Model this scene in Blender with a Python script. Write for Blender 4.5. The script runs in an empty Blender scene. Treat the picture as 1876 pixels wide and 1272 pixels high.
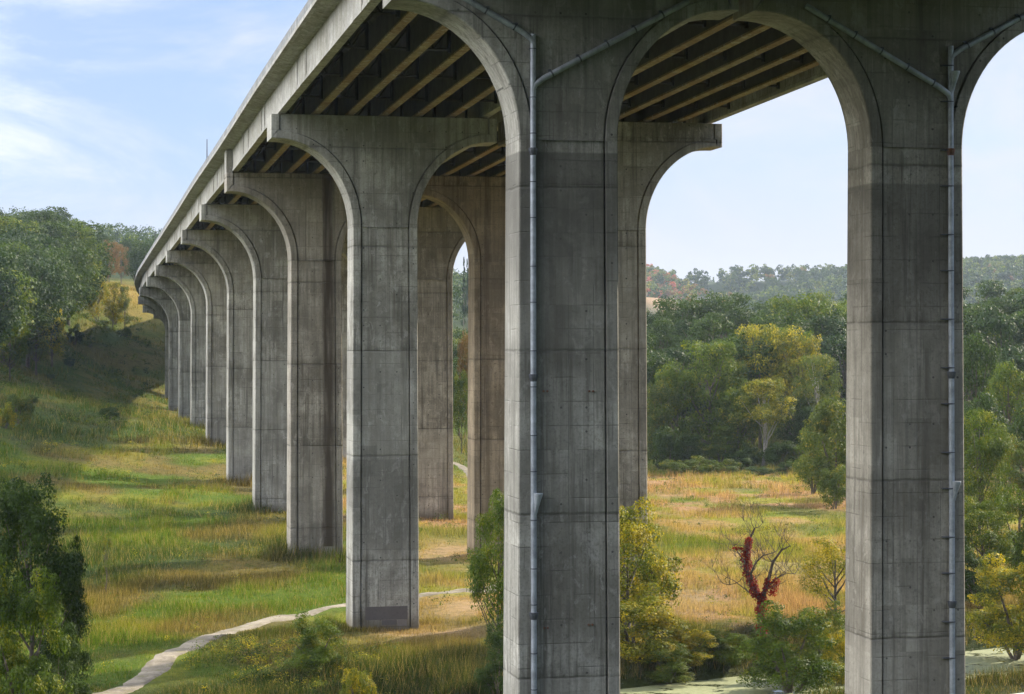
import bpy, math, random
import numpy as np
from mathutils import Vector
R = math.radians
SC = bpy.context.scene
COL = SC.collection
rng = np.random.default_rng(11)
random.seed(5)

# ---------------------------------------------------------------- camera, sky, sun, exposure
cam = bpy.data.objects.new('camera', bpy.data.cameras.new('camera'))
COL.objects.link(cam)
cam.location = (0, 0, 0); cam.rotation_euler = (R(90), 0, 0)
cam.data.sensor_width = 36; cam.data.lens = 36 * 3900 / 1876
cam.data.clip_start = 0.5; cam.data.clip_end = 12000
SC.camera = cam
F = 3900.0                                   # focal length in photograph pixels

SUN_AZ, SUN_EL = 50, 30                      # clockwise from +Y
world = bpy.data.worlds.new('World'); SC.world = world; world.use_nodes = True
wt = world.node_tree; wt.nodes.clear()
wo = wt.nodes.new('ShaderNodeOutputWorld'); bg = wt.nodes.new('ShaderNodeBackground')
sky = wt.nodes.new('ShaderNodeTexSky'); sky.sky_type = 'NISHITA'; sky.sun_disc = False
sky.sun_elevation = R(SUN_EL); sky.sun_rotation = R(SUN_AZ)
sky.air_density = 1.0; sky.dust_density = 0.8; sky.ozone_density = 3.0
def _n(t, **k):
    n = wt.nodes.new(t)
    for q, v in k.items(): setattr(n, q, v)
    return n
def _l(a, b): wt.links.new(a, b)
def _m(op, a, b=None):
    n = _n('ShaderNodeMath', operation=op)
    for i, v in enumerate((a, b)):
        if isinstance(v, bpy.types.NodeSocket): _l(v, n.inputs[i])
        elif v is not None: n.inputs[i].default_value = v
    return n.outputs[0]
def _r(v, a, b, c, d):
    n = _n('ShaderNodeMapRange', interpolation_type='SMOOTHSTEP'); _l(v, n.inputs[0])
    for i, q in enumerate((a, b, c, d)): n.inputs[i + 1].default_value = q
    return n.outputs[0]
def _x(f, a, b, mode='MIX'):
    n = _n('ShaderNodeMix', data_type='RGBA', blend_type=mode)
    if isinstance(f, bpy.types.NodeSocket): _l(f, n.inputs['Factor'])
    else: n.inputs['Factor'].default_value = f
    for k, v in (('A', a), ('B', b)):
        if isinstance(v, bpy.types.NodeSocket): _l(v, n.inputs[k])
        else: n.inputs[k].default_value = (*v, 1)
    return n.outputs['Result']
tc = _n('ShaderNodeTexCoord'); D_ = tc.outputs['Generated']
mp = _n('ShaderNodeMapping'); _l(D_, mp.inputs['Vector'])
mp.inputs['Scale'].default_value = (1, 1, 2.4); mp.inputs['Location'].default_value = (3.1, 0.4, 1.3); mp.inputs['Rotation'].default_value = (0, R(14), 0)
def cloud_noise(sc, det, dist):
    n = _n('ShaderNodeTexNoise'); _l(mp.outputs[0], n.inputs['Vector']); n.inputs['Scale'].default_value = sc
    n.inputs['Detail'].default_value = det; n.inputs['Roughness'].default_value = 0.6; n.inputs['Distortion'].default_value = dist
    return n.outputs['Fac']
sp = _n('ShaderNodeSeparateXYZ'); _l(D_, sp.inputs[0]); dz = sp.outputs[2]
clear = _x(0.72, sky.outputs[0], (1.5, 2.02, 3.5))                      # thin high veil keeps the blue pale
veil = _m('MULTIPLY', _r(cloud_noise(6.5, 9, 0.8), 0.36, 0.66, 0.0, 0.9), _r(cloud_noise(19, 6, 0.9), 0.3, 0.7, 0.45, 1.0))
side = _n('ShaderNodeVectorMath', operation='DOT_PRODUCT'); _l(D_, side.inputs[0]); side.inputs[1].default_value = (-0.92, 0.14, 0.36)
bank = _r(side.outputs['Value'], 0.30, 0.85, 0.0, 1.0)                   # bright sky area added out of view to light the left pier faces
ccol = _x(bank, (3.7, 3.85, 4.35), (19.0, 19.2, 20.0))
c1 = _x(_m('MAXIMUM', veil, bank), clear, ccol)
rightness = _r(sp.outputs[0], -0.22, 0.12, 0.0, 0.34)
hz_f = _m('MINIMUM', _m('ADD', _r(dz, -0.02, 0.11, 0.86, -0.15), rightness), 0.94)
low = _r(dz, 0.10, 0.42, 1.0, 0.0)
c2 = _x(_m('MULTIPLY', hz_f, low), c1, (3.25, 3.32, 3.75))
up = _r(dz, 0.17, 0.42, 1.0, 1.4); cu = _n('ShaderNodeVectorMath', operation='SCALE'); _l(c2, cu.inputs[0]); _l(up, cu.inputs['Scale'])   # sky above the view boosted as added fill light
_l(cu.outputs[0], bg.inputs['Color'])
bg.inputs['Strength'].default_value = 0.10
wt.links.new(bg.outputs[0], wo.inputs[0])

sl = bpy.data.lights.new('sun', 'SUN'); sl.energy = 4.9; sl.angle = R(1.0); sl.color = (1.0, 0.90, 0.72)
sun = bpy.data.objects.new('sun', sl); COL.objects.link(sun)
sd = Vector((math.sin(R(SUN_AZ)) * math.cos(R(SUN_EL)), math.cos(R(SUN_AZ)) * math.cos(R(SUN_EL)), math.sin(R(SUN_EL))))
sun.rotation_euler = sd.to_track_quat('Z', 'Y').to_euler()
SC.view_settings.view_transform = 'Standard'; SC.view_settings.look = 'None'
SC.view_settings.exposure = 1.2; SC.view_settings.gamma = 1.0
SC.render.engine = 'CYCLES'
SC.cycles.max_bounces = 8; SC.cycles.diffuse_bounces = 4; SC.cycles.volume_bounces = 0
SC.cycles.transparent_max_bounces = 4; SC.cycles.use_denoising = True
SC.cycles.volume_step_rate = 4

# ---------------------------------------------------------------- helpers
def tag(o, label=None, cat=None, group=None, kind=None):
    for k, v in (('label', label), ('category', cat), ('group', group), ('kind', kind)):
        if v: o[k] = v
    return o

def empty(name, loc=(0, 0, 0), rz=0.0):
    o = bpy.data.objects.new(name, None); COL.objects.link(o)
    o.location = loc; o.rotation_euler = (0, 0, rz); o.empty_display_size = 0.5
    return o

class MB:
    def __init__(s): s.v = []; s.f = []
    def add(s, vs, fs):
        b = len(s.v); s.v += [tuple(map(float, q)) for q in vs]; s.f += [tuple(b + i for i in q) for q in fs]
    def box(s, x0, x1, y0, y1, z0, z1):
        s.add([(x0, y0, z0), (x1, y0, z0), (x1, y1, z0), (x0, y1, z0), (x0, y0, z1), (x1, y0, z1), (x1, y1, z1), (x0, y1, z1)],
              [(0, 3, 2, 1), (4, 5, 6, 7), (0, 1, 5, 4), (1, 2, 6, 5), (2, 3, 7, 6), (3, 0, 4, 7)])
    def tube(s, pts, rad, n=8, cap=True):
        pts = [Vector(p) for p in pts]
        if not hasattr(rad, '__len__'): rad = [rad] * len(pts)
        rings = []
        for i, p in enumerate(pts):
            d = (pts[min(i + 1, len(pts) - 1)] - pts[max(i - 1, 0)]).normalized()
            a = d.cross(Vector((0.13, 1, 0.07))) if abs(d.y) < 0.9 else d.cross(Vector((1, 0, 0)))
            a.normalize(); b = d.cross(a)
            rings.append([p + (a * math.cos(6.2832 * k / n) + b * math.sin(6.2832 * k / n)) * rad[i] for k in range(n)])
        vs = [q for r in rings for q in r]
        fs = [(i * n + k, i * n + (k + 1) % n, (i + 1) * n + (k + 1) % n, (i + 1) * n + k) for i in range(len(pts) - 1) for k in range(n)]
        if cap: fs += [tuple(range(n))[::-1], tuple((len(pts) - 1) * n + k for k in range(n))]
        s.add(vs, fs)
    def sweep(s, frames, sect, close=True):
        """frames: list of (origin, right) ; sect: closed list of (s,z)"""
        n = len(sect); vs = []
        for (o, r) in frames:
            for (a, z) in sect: vs.append((o[0] + r[0] * a, o[1] + r[1] * a, o[2] + z))
        fs = [(i * n + k, (i + 1) * n + k, (i + 1) * n + (k + 1) % n, i * n + (k + 1) % n) for i in range(len(frames) - 1) for k in range(n)]
        fs += [tuple(range(n)), tuple((len(frames) - 1) * n + k for k in range(n))[::-1]]
        s.add(vs, fs)
    def mesh(s, name, mat, smooth=False):
        m = bpy.data.meshes.new(name); m.from_pydata(s.v, [], s.f); m.update()
        if mat: m.materials.append(mat)
        if smooth: m.shade_smooth()
        return m
    def build(s, name, mat, parent=None, smooth=False):
        o = bpy.data.objects.new(name, s.mesh(name, mat, smooth)); COL.objects.link(o)
        if parent: o.parent = parent
        return o

def np_mesh(name, verts, nper, mat, colors=None, mats=None):
    """verts (N*nper,3): N separate polygons of nper corners"""
    m = bpy.data.meshes.new(name); V = len(verts); N = V // nper
    m.vertices.add(V); m.vertices.foreach_set('co', np.ascontiguousarray(verts, dtype=np.float32).ravel())
    m.loops.add(V); m.loops.foreach_set('vertex_index', np.arange(V, dtype=np.int32))
    m.polygons.add(N); m.polygons.foreach_set('loop_start', np.arange(0, V, nper, dtype=np.int32))
    m.update(calc_edges=True)
    if colors is not None:
        a = m.attributes.new('tone', 'FLOAT_COLOR', 'POINT')
        a.data.foreach_set('color', np.concatenate([colors, np.ones((len(colors), 1))], 1).astype(np.float32).ravel())
    if mat: m.materials.append(mat)
    return m

def obj_from(name, mesh, parent=None):
    o = bpy.data.objects.new(name, mesh); COL.objects.link(o)
    if parent: o.parent = parent
    return o

# ---- numpy value noise
_H = rng.random((257, 257))
def vnoise(x, y):
    x = np.asarray(x, float); y = np.asarray(y, float)
    xi = np.floor(x).astype(int); yi = np.floor(y).astype(int); fx = x - xi; fy = y - yi
    fx = fx * fx * (3 - 2 * fx); fy = fy * fy * (3 - 2 * fy); a = _H
    g = lambda i, j: a[(xi + i) % 256, (yi + j) % 256]
    return (g(0, 0) * (1 - fx) + g(1, 0) * fx) * (1 - fy) + (g(0, 1) * (1 - fx) + g(1, 1) * fx) * fy
def fbm(x, y, o=4):
    t = 0; a = 0.5; w = 0
    for k in range(o):
        t = t + a * vnoise(x * 2 ** k + 17.3 * k, y * 2 ** k + 9.1 * k); w += a; a *= 0.55
    return t / w
def sst(x, a, b):
    t = np.clip((x - a) / (b - a), 0, 1); return t * t * (3 - 2 * t)

# ---------------------------------------------------------------- node helpers
def new_mat(name):
    m = bpy.data.materials.new(name); m.use_nodes = True
    nt = m.node_tree; nt.nodes.clear()
    out = nt.nodes.new('ShaderNodeOutputMaterial'); b = nt.nodes.new('ShaderNodeBsdfPrincipled')
    nt.links.new(b.outputs[0], out.inputs[0])
    return m, nt, b, out
class N:
    def __init__(s, nt): s.nt = nt
    def _in(s, sock, v):
        if isinstance(v, bpy.types.NodeSocket): s.nt.links.new(v, sock)
        elif v is not None:
            try: sock.default_value = v
            except Exception: sock.default_value = (v[0], v[1], v[2], 1)
    def math(s, op, a, b=None, c=None):
        n = s.nt.nodes.new('ShaderNodeMath'); n.operation = op
        s._in(n.inputs[0], a)
        if b is not None: s._in(n.inputs[1], b)
        if c is not None: s._in(n.inputs[2], c)
        return n.outputs[0]
    def mix(s, f, a, b, mode='MIX'):
        n = s.nt.nodes.new('ShaderNodeMix'); n.data_type = 'RGBA'; n.blend_type = mode
        s._in(n.inputs['Factor'], f)
        for k, v in (('A', a), ('B', b)):
            if isinstance(v, bpy.types.NodeSocket): s.nt.links.new(v, n.inputs[k])
            else: n.inputs[k].default_value = (v[0], v[1], v[2], 1)
        return n.outputs['Result']
    def noise(s, vec, scale, detail=4, rough=0.55, dist=0.0):
        n = s.nt.nodes.new('ShaderNodeTexNoise'); s._in(n.inputs['Vector'], vec)
        n.inputs['Scale'].default_value = scale; n.inputs['Detail'].default_value = detail
        n.inputs['Roughness'].default_value = rough; n.inputs['Distortion'].default_value = dist
        return n.outputs['Fac']
    def mapr(s, v, a, b, c=0.0, d=1.0, smooth=True):
        n = s.nt.nodes.new('ShaderNodeMapRange'); n.interpolation_type = 'SMOOTHSTEP' if smooth else 'LINEAR'
        s._in(n.inputs[0], v); n.inputs[1].default_value = a; n.inputs[2].default_value = b
        n.inputs[3].default_value = c; n.inputs[4].default_value = d
        return n.outputs[0]
    def scale(s, vec, sc, loc=None):
        n = s.nt.nodes.new('ShaderNodeVectorMath'); n.operation = 'MULTIPLY_ADD'; s._in(n.inputs[0], vec)
        n.inputs[1].default_value = sc
        if isinstance(loc, bpy.types.NodeSocket): s.nt.links.new(loc, n.inputs[2])
        elif loc: n.inputs[2].default_value = loc
        return n.outputs[0]
    def coord(s, k='Object'):
        n = s.nt.nodes.new('ShaderNodeTexCoord'); return n.outputs[k]
    def sep(s, v):
        n = s.nt.nodes.new('ShaderNodeSeparateXYZ'); s._in(n.inputs[0], v); return n.outputs
    def bump(s, h, strength, dist):
        n = s.nt.nodes.new('ShaderNodeBump'); s._in(n.inputs['Height'], h)
        n.inputs['Strength'].default_value = strength; n.inputs['Distance'].default_value = dist
        return n.outputs[0]
    def rand(s):
        return s.nt.nodes.new('ShaderNodeObjectInfo').outputs['Random']

def concrete(name, base=(0.56, 0.535, 0.465), grime=(0.105, 0.097, 0.078), form=True, amt=1.0, pour=8.25):
    m, nt, b, out = new_mat(name); n = N(nt)
    co = n.coord('Object'); rnd = n.rand()
    off = nt.nodes.new('ShaderNodeCombineXYZ')
    nt.links.new(n.math('MULTIPLY', rnd, 91.0), off.inputs[0]); nt.links.new(n.math('MULTIPLY', rnd, 37.0), off.inputs[1])
    p = n.scale(co, (1, 1, 1), off.outputs[0])
    big = n.noise(p, 0.16, 4, 0.6)
    mid = n.noise(p, 0.9, 5, 0.65, 0.4)
    fine = n.noise(p, 7.0, 4, 0.7)
    streak = n.noise(n.scale(p, (2.6, 2.6, 0.09)), 1.0, 5, 0.7, 0.15)
    streak2 = n.noise(n.scale(p, (0.8, 0.8, 0.035)), 1.0, 3, 0.6, 0.3)
    grain = n.noise(n.scale(p, (14, 14, 1.6)), 1.0, 3, 0.7)
    c = n.mix(n.mapr(mid, 0.3, 0.72), [q * 0.72 for q in base], [q * 1.2 for q in base])
    c = n.mix(n.math('MULTIPLY', n.mapr(big, 0.42, 0.60), 0.72 * amt), c, [grime[0] * 1.6, grime[1] * 1.6, grime[2] * 1.6])
    c = n.mix(n.math('MULTIPLY', n.mapr(streak, 0.50, 0.68), 0.85 * amt), c, grime)
    c = n.mix(n.math('MULTIPLY', n.mapr(streak2, 0.55, 0.72), 0.5 * amt), c, (grime[0] * 1.0, grime[1] * 0.85, grime[2] * 0.6))
    # pale lime bloom patches
    lime = n.noise(n.scale(p, (1.1, 1.1, 0.5)), 1.3, 6, 0.7, 0.6)
    c = n.mix(n.math('MULTIPLY', n.mapr(lime, 0.55, 0.62), 0.7 * amt), c, (0.52, 0.50, 0.45))
    c = n.mix(n.mapr(fine, 0.45, 0.7, 0.0, 0.42), c, grime)
    c = n.mix(n.mapr(grain, 0.5, 0.8, 0.0, 0.35 * amt), c, grime)
    run = n.noise(n.scale(p, (5.5, 5.5, 0.16)), 1.0, 4, 0.75, 0.1)
    c = n.mix(n.math('MULTIPLY', n.mapr(run, 0.56, 0.68), 0.62 * amt), c, [q * 0.7 for q in grime])
    c = n.mix(n.math('MULTIPLY', n.mapr(n.noise(n.scale(p, (3.2, 3.2, 0.10), (7, 3, 1)), 1.0, 5, 0.75), 0.58, 0.70), 0.5 * amt), c, (0.62, 0.60, 0.54))
    spk = n.noise(p, 2.8, 6, 0.85, 0.3)
    c = n.mix(n.mapr(spk, 0.54, 0.68, 0.0, 0.72), c, [q * 0.75 for q in grime])
    hgt = n.math('ADD', n.math('MULTIPLY', fine, 0.5), n.math('MULTIPLY', mid, 0.6))
    if form:
        x, y, z = n.sep(co)
        wob = n.math('MULTIPLY', n.math('SUBTRACT', n.noise(p, 1.6, 4, 0.6), 0.5), 0.16)
        def line(v, per, w, o=0.0):
            t = n.math('PINGPONG', n.math('ADD', v, o + 400 * per), per / 2)   # 0 at multiples of per
            return n.mapr(t, 0.0, w, 1.0, 0.0, False)
        gate = n.mapr(n.noise(n.scale(p, (0.6, 0.6, 0.9)), 1.0, 2, 0.5), 0.42, 0.60)
        lz = n.math('MULTIPLY', line(n.math('ADD', z, n.math('MULTIPLY', wob, 0.25)), 1.22, 0.045), gate)
        inx = n.math('LESS_THAN', n.math('ABSOLUTE', x), 1.98); iny = n.math('LESS_THAN', n.math('ABSOLUTE', y), 1.30)
        lx = n.math('MULTIPLY', n.math('MULTIPLY', line(x, 1.32, 0.035), inx), n.mapr(n.noise(n.scale(p, (1, 1, 0.35)), 0.8, 2), 0.40, 0.55))
        ly = n.math('MULTIPLY', n.math('MULTIPLY', line(y, 1.05, 0.04, 0.525), iny), 0.8)
        z = n.math('ADD', z, n.math('MULTIPLY', rnd, 2.6))
        pz = n.math('MULTIPLY', line(n.math('ADD', z, wob), pour, 0.11, 0.45), n.mapr(n.noise(p, 0.55, 4, 0.7), 0.34, 0.58, 0.25, 1.0))
        pz2 = line(n.math('ADD', z, n.math('MULTIPLY', wob, 2.2)), pour, 0.55, 0.3)
        c = n.mix(n.math('MULTIPLY', n.math('MAXIMUM', lz, n.math('MAXIMUM', lx, ly)), 0.62), c, [q * 0.6 for q in grime])
        c = n.mix(n.math('MULTIPLY', pz, 0.85), c, [q * 0.45 for q in grime])
        c = n.mix(n.math('MULTIPLY', n.math('MULTIPLY', pz2, n.mapr(streak, 0.4, 0.6)), 0.6), c, [q * 0.8 for q in grime])
        # alternate lifts of a slightly different mix
        lift = n.math('FRACT', n.math('MULTIPLY', n.math('ADD', n.math('FLOOR', n.math('DIVIDE', n.math('ADD', z, 0.45), pour)), n.math('MULTIPLY', rnd, 13.0)), 0.377))
        c = n.mix(n.math('MULTIPLY', lift, 0.5), c, [q * 0.72 for q in base])
        wn = nt.nodes.new('ShaderNodeTexWhiteNoise'); cx_ = nt.nodes.new('ShaderNodeCombineXYZ')
        nt.links.new(n.math('FLOOR', n.math('DIVIDE', n.math('ADD', x, 0.66), 1.32)), cx_.inputs[0]); nt.links.new(n.math('FLOOR', n.math('DIVIDE', z, 2.44)), cx_.inputs[1]); nt.links.new(n.math('MULTIPLY', rnd, 31.0), cx_.inputs[2])
        nt.links.new(cx_.outputs[0], wn.inputs[0])
        c = n.mix(n.math('MULTIPLY', n.mapr(wn.outputs['Value'], 0.35, 1.0, 0.0, 0.40), n.mapr(mid, 0.38, 0.60, 0.0, 1.0)), c, [q * 0.85 for q in grime])
        wn = nt.nodes.new('ShaderNodeTexWhiteNoise'); cx_ = nt.nodes.new('ShaderNodeCombineXYZ')
        nt.links.new(n.math('FLOOR', n.math('DIVIDE', n.math('ADD', x, y), 0.24)), cx_.inputs[0]); nt.links.new(n.math('FLOOR', n.math('DIVIDE', z, 3.66)), cx_.inputs[1]); nt.links.new(n.math('MULTIPLY', rnd, 17.0), cx_.inputs[2])
        nt.links.new(cx_.outputs[0], wn.inputs[0])
        c = n.mix(n.mapr(wn.outputs['Value'], 0.2, 1.0, 0.0, 0.24), c, grime)
        af = nt.nodes.new('ShaderNodeAttribute'); af.attribute_type = 'OBJECT'; af.attribute_name = 'foot_z'
        fz = n.math('SUBTRACT', n.sep(co)[2], n.math('ADD', af.outputs['Fac'], n.math('MULTIPLY', mid, 1.6)))
        c = n.mix(n.mapr(fz, -0.4, 1.0, 0.75, 0.0), c, (0.13, 0.105, 0.065))
        # tie holes
        tx = n.math('PINGPONG', n.math('ADD', x, 400 * 1.32 + 0.4), 0.66); tz = n.math('PINGPONG', n.math('ADD', z, 400 * 1.22 + 0.3), 0.61)
        hole = n.math('LESS_THAN', n.math('ADD', n.math('POWER', tx, 2.0), n.math('POWER', tz, 2.0)), 0.0035)
        hole = n.math('MULTIPLY', hole, n.mapr(n.noise(p, 0.7, 2), 0.5, 0.6))
        c = n.mix(n.math('MULTIPLY', hole, 0.8), c, (0.03, 0.03, 0.03))
        # a wide run of water stain where the pier has one
        at = nt.nodes.new('ShaderNodeAttribute'); at.attribute_type = 'OBJECT'; at.attribute_name = 'stain_x'
        am = nt.nodes.new('ShaderNodeAttribute'); am.attribute_type = 'OBJECT'; am.attribute_name = 'stain_amount'
        aw = nt.nodes.new('ShaderNodeAttribute'); aw.attribute_type = 'OBJECT'; aw.attribute_name = 'stain_width'
        d = n.math('ABSOLUTE', n.math('SUBTRACT', n.math('ADD', x, n.math('MULTIPLY', n.math('SUBTRACT', streak, 0.5), 1.2)), at.outputs['Fac']))
        sm = n.math('SUBTRACT', 1.0, n.math('DIVIDE', d, n.math('ADD', aw.outputs['Fac'], 0.001)))
        sm = n.mapr(sm, 0.0, 0.85)
        c = n.mix(n.math('MULTIPLY', n.math('MULTIPLY', sm, am.outputs['Fac']), n.mapr(n.noise(n.scale(p, (1.5, 1.5, 0.12)), 1.0, 4), 0.3, 0.55, 0.5, 1.0)), c, (0.05, 0.036, 0.02))
        az = nt.nodes.new('ShaderNodeAttribute'); az.attribute_type = 'OBJECT'; az.attribute_name = 'wet_top'
        aa = nt.nodes.new('ShaderNodeAttribute'); aa.attribute_type = 'OBJECT'; aa.attribute_name = 'wet_amount'
        zz_ = n.sep(co)[2]; wn_ = n.math('MULTIPLY', n.math('SUBTRACT', streak, 0.5), 9.0)
        w1 = n.mapr(n.math('SUBTRACT', az.outputs['Fac'], zz_), 0.0, 0.12)
        w2 = n.mapr(n.math('ADD', n.math('SUBTRACT', az.outputs['Fac'], zz_), wn_), 4.5, 8.5, 1.0, 0.0)
        c = n.mix(n.math('MULTIPLY', n.math('MULTIPLY', n.math('MULTIPLY', w1, w2), aa.outputs['Fac']), n.mapr(mid, 0.25, 0.6, 0.6, 1.0)), c, (0.085, 0.08, 0.068))
        # overall darkness / rusty wash of this pier
        ad = nt.nodes.new('ShaderNodeAttribute'); ad.attribute_type = 'OBJECT'; ad.attribute_name = 'grime'
        c = n.mix(n.math('MULTIPLY', ad.outputs['Fac'], n.mapr(streak2, 0.3, 0.6, 0.6, 1.0)), c, [q * 0.9 for q in grime])
        aru = nt.nodes.new('ShaderNodeAttribute'); aru.attribute_type = 'OBJECT'; aru.attribute_name = 'rusty'
        c = n.mix(aru.outputs['Fac'], c, n.mix(1.0, c, (0.86, 0.60, 0.34), 'MULTIPLY'))
        hgt = n.math('SUBTRACT', hgt, n.math('ADD', n.math('MULTIPLY', n.math('MAXIMUM', lz, n.math('MAXIMUM', lx, ly)), 0.8), n.math('MULTIPLY', pz, 1.5)))
    nt.links.new(c, b.inputs['Base Color']); b.inputs['Roughness'].default_value = 0.88
    b.inputs['Specular IOR Level'].default_value = 0.25
    nt.links.new(n.bump(hgt, 0.5, 0.05), b.inputs['Normal'])
    return m

def plain(name, col, rough=0.6, metal=0.0, var=0.3, sc=1.5, bump=0.2):
    m, nt, b, out = new_mat(name); n = N(nt); co = n.coord('Object')
    v = n.noise(co, sc, 5, 0.65); v2 = n.noise(co, sc * 9, 3, 0.6)
    c = n.mix(n.mapr(v, 0.3, 0.7), [q * (1 - var) for q in col], [min(1, q * (1 + var)) for q in col])
    c = n.mix(n.mapr(v2, 0.5, 0.8, 0, 0.35), c, [q * 0.5 for q in col])
    nt.links.new(c, b.inputs['Base Color']); b.inputs['Roughness'].default_value = rough; b.inputs['Metallic'].default_value = metal
    if bump: nt.links.new(n.bump(v2, bump, 0.02), b.inputs['Normal'])
    return m

def leaf_mat(name, c1, c2, c3=None, trans=0.34, f3=0.0):
    m, nt, b, out = new_mat(name); n = N(nt)
    geo = nt.nodes.new('ShaderNodeNewGeometry'); rpi = geo.outputs['Random Per Island']
    rnd = n.rand(); co = n.coord('Object')
    off = nt.nodes.new('ShaderNodeCombineXYZ'); nt.links.new(n.math('MULTIPLY', rnd, 53.0), off.inputs[0])
    p = n.scale(co, (1, 1, 1), off.outputs[0])
    patch = n.noise(p, 0.35, 3, 0.6)
    f = n.math('ADD', n.math('MULTIPLY', rpi, 0.55), n.math('MULTIPLY', n.mapr(patch, 0.35, 0.65), 0.45))
    c = n.mix(f, c1, c2)
    if c3:
        g = n.math('MULTIPLY', n.mapr(n.noise(p, 0.5, 3, 0.6, 0.5), 0.52 - f3 * 0.3, 0.66 - f3 * 0.3), n.mapr(rpi, 0.1, 0.6, 0.3, 1.0))
        c = n.mix(g, c, c3)
    c = n.mix(n.math('MULTIPLY', rnd, 0.35), c, n.mix(1.0, c, (0.72, 0.86, 0.8), 'MULTIPLY'))
    nt.links.new(c, b.inputs['Base Color']); b.inputs['Roughness'].default_value = 0.6
    b.inputs['Specular IOR Level'].default_value = 0.18
    t = nt.nodes.new('ShaderNodeBsdfTranslucent'); nt.links.new(n.mix(1.0, c, (1.35, 1.25, 0.6), 'MULTIPLY'), t.inputs[0])
    ms = nt.nodes.new('ShaderNodeMixShader'); ms.inputs[0].default_value = trans
    nt.links.new(b.outputs[0], ms.inputs[1]); nt.links.new(t.outputs[0], ms.inputs[2]); nt.links.new(ms.outputs[0], out.inputs[0])
    return m

M = {}
M['conc'] = concrete('pier_concrete')
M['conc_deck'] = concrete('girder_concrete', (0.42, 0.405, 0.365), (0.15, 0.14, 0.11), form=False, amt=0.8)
M['conc_under'] = concrete('inner_girder_concrete', (0.33, 0.265, 0.16), (0.15, 0.085, 0.035), form=False, amt=0.9)  # flanges: weathered brown, lightened in colour for ground bounce
M['barrier'] = concrete('barrier_concrete', (0.25, 0.255, 0.255), (0.10, 0.10, 0.095), form=False, amt=0.7)
M['web_shade'] = plain('shaded_girder_web', (0.075, 0.066, 0.05), 0.85, 0, 0.3, 0.8)  # shade between the girders is put into this dark colour
M['slab_shade'] = plain('shaded_deck_soffit', (0.035, 0.032, 0.026), 0.9, 0, 0.4, 0.4)  # soffit colour darkened to carry the shade of the bays
M['steel'] = plain('dark_bracing_steel', (0.035, 0.033, 0.03), 0.6, 0.2)
M['zinc'] = plain('galvanised_pipe', (0.36, 0.385, 0.42), 0.5, 0.3, 0.28, 1.6, 0.05)
M['clamp'] = plain('pipe_clamp_steel', (0.10, 0.105, 0.12), 0.55, 0.4)
M['rust'] = plain('rusty_joint', (0.16, 0.075, 0.045), 0.8, 0.2, 0.5, 6)
M['patch'] = plain('grey_brown_paint', (0.205, 0.18, 0.165), 0.85, 0, 0.08, 0.6)
M['patch_dark'] = plain('dark_brown_paint', (0.125, 0.11, 0.105), 0.85, 0, 0.08, 0.6)
M['bark'] = plain('bark', (0.10, 0.08, 0.06), 0.9, 0, 0.4, 3, 0.6)
M['pale_bark'] = plain('pale_bark', (0.34, 0.31, 0.27), 0.9, 0, 0.35, 3, 0.5)
M['dead_wood'] = plain('dead_wood', (0.085, 0.06, 0.048), 0.9, 0, 0.4, 3, 0.5)
M['leaf_dark'] = leaf_mat('leaves_dark_green', (0.011, 0.030, 0.004), (0.055, 0.095, 0.008))
M['leaf_blue'] = leaf_mat('leaves_deep_green', (0.010, 0.028, 0.006), (0.038, 0.072, 0.014), trans=0.3)
M['leaf_green'] = leaf_mat('leaves_green', (0.026, 0.058, 0.004), (0.115, 0.165, 0.008), (0.22, 0.22, 0.010))
M['leaf_olive'] = leaf_mat('leaves_olive', (0.035, 0.065, 0.008), (0.12, 0.155, 0.018), (0.24, 0.21, 0.02))
M['leaf_yellow'] = leaf_mat('leaves_yellow_green', (0.050, 0.085, 0.008), (0.23, 0.24, 0.016), (0.46, 0.36, 0.018), f3=0.25)
M['leaf_gold'] = leaf_mat('leaves_golden', (0.050, 0.080, 0.008), (0.20, 0.205, 0.014), (0.38, 0.31, 0.02), f3=0.2)
M['leaf_orange'] = leaf_mat('leaves_orange_red', (0.10, 0.07, 0.025), (0.26, 0.13, 0.04), (0.06, 0.09, 0.02))
M['leaf_pink'] = leaf_mat('leaves_crimson', (0.22, 0.04, 0.035), (0.42, 0.12, 0.05), (0.40, 0.20, 0.04))
M['vine'] = leaf_mat('crimson_vine', (0.16, 0.008, 0.008), (0.38, 0.035, 0.018), trans=0.45)

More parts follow.
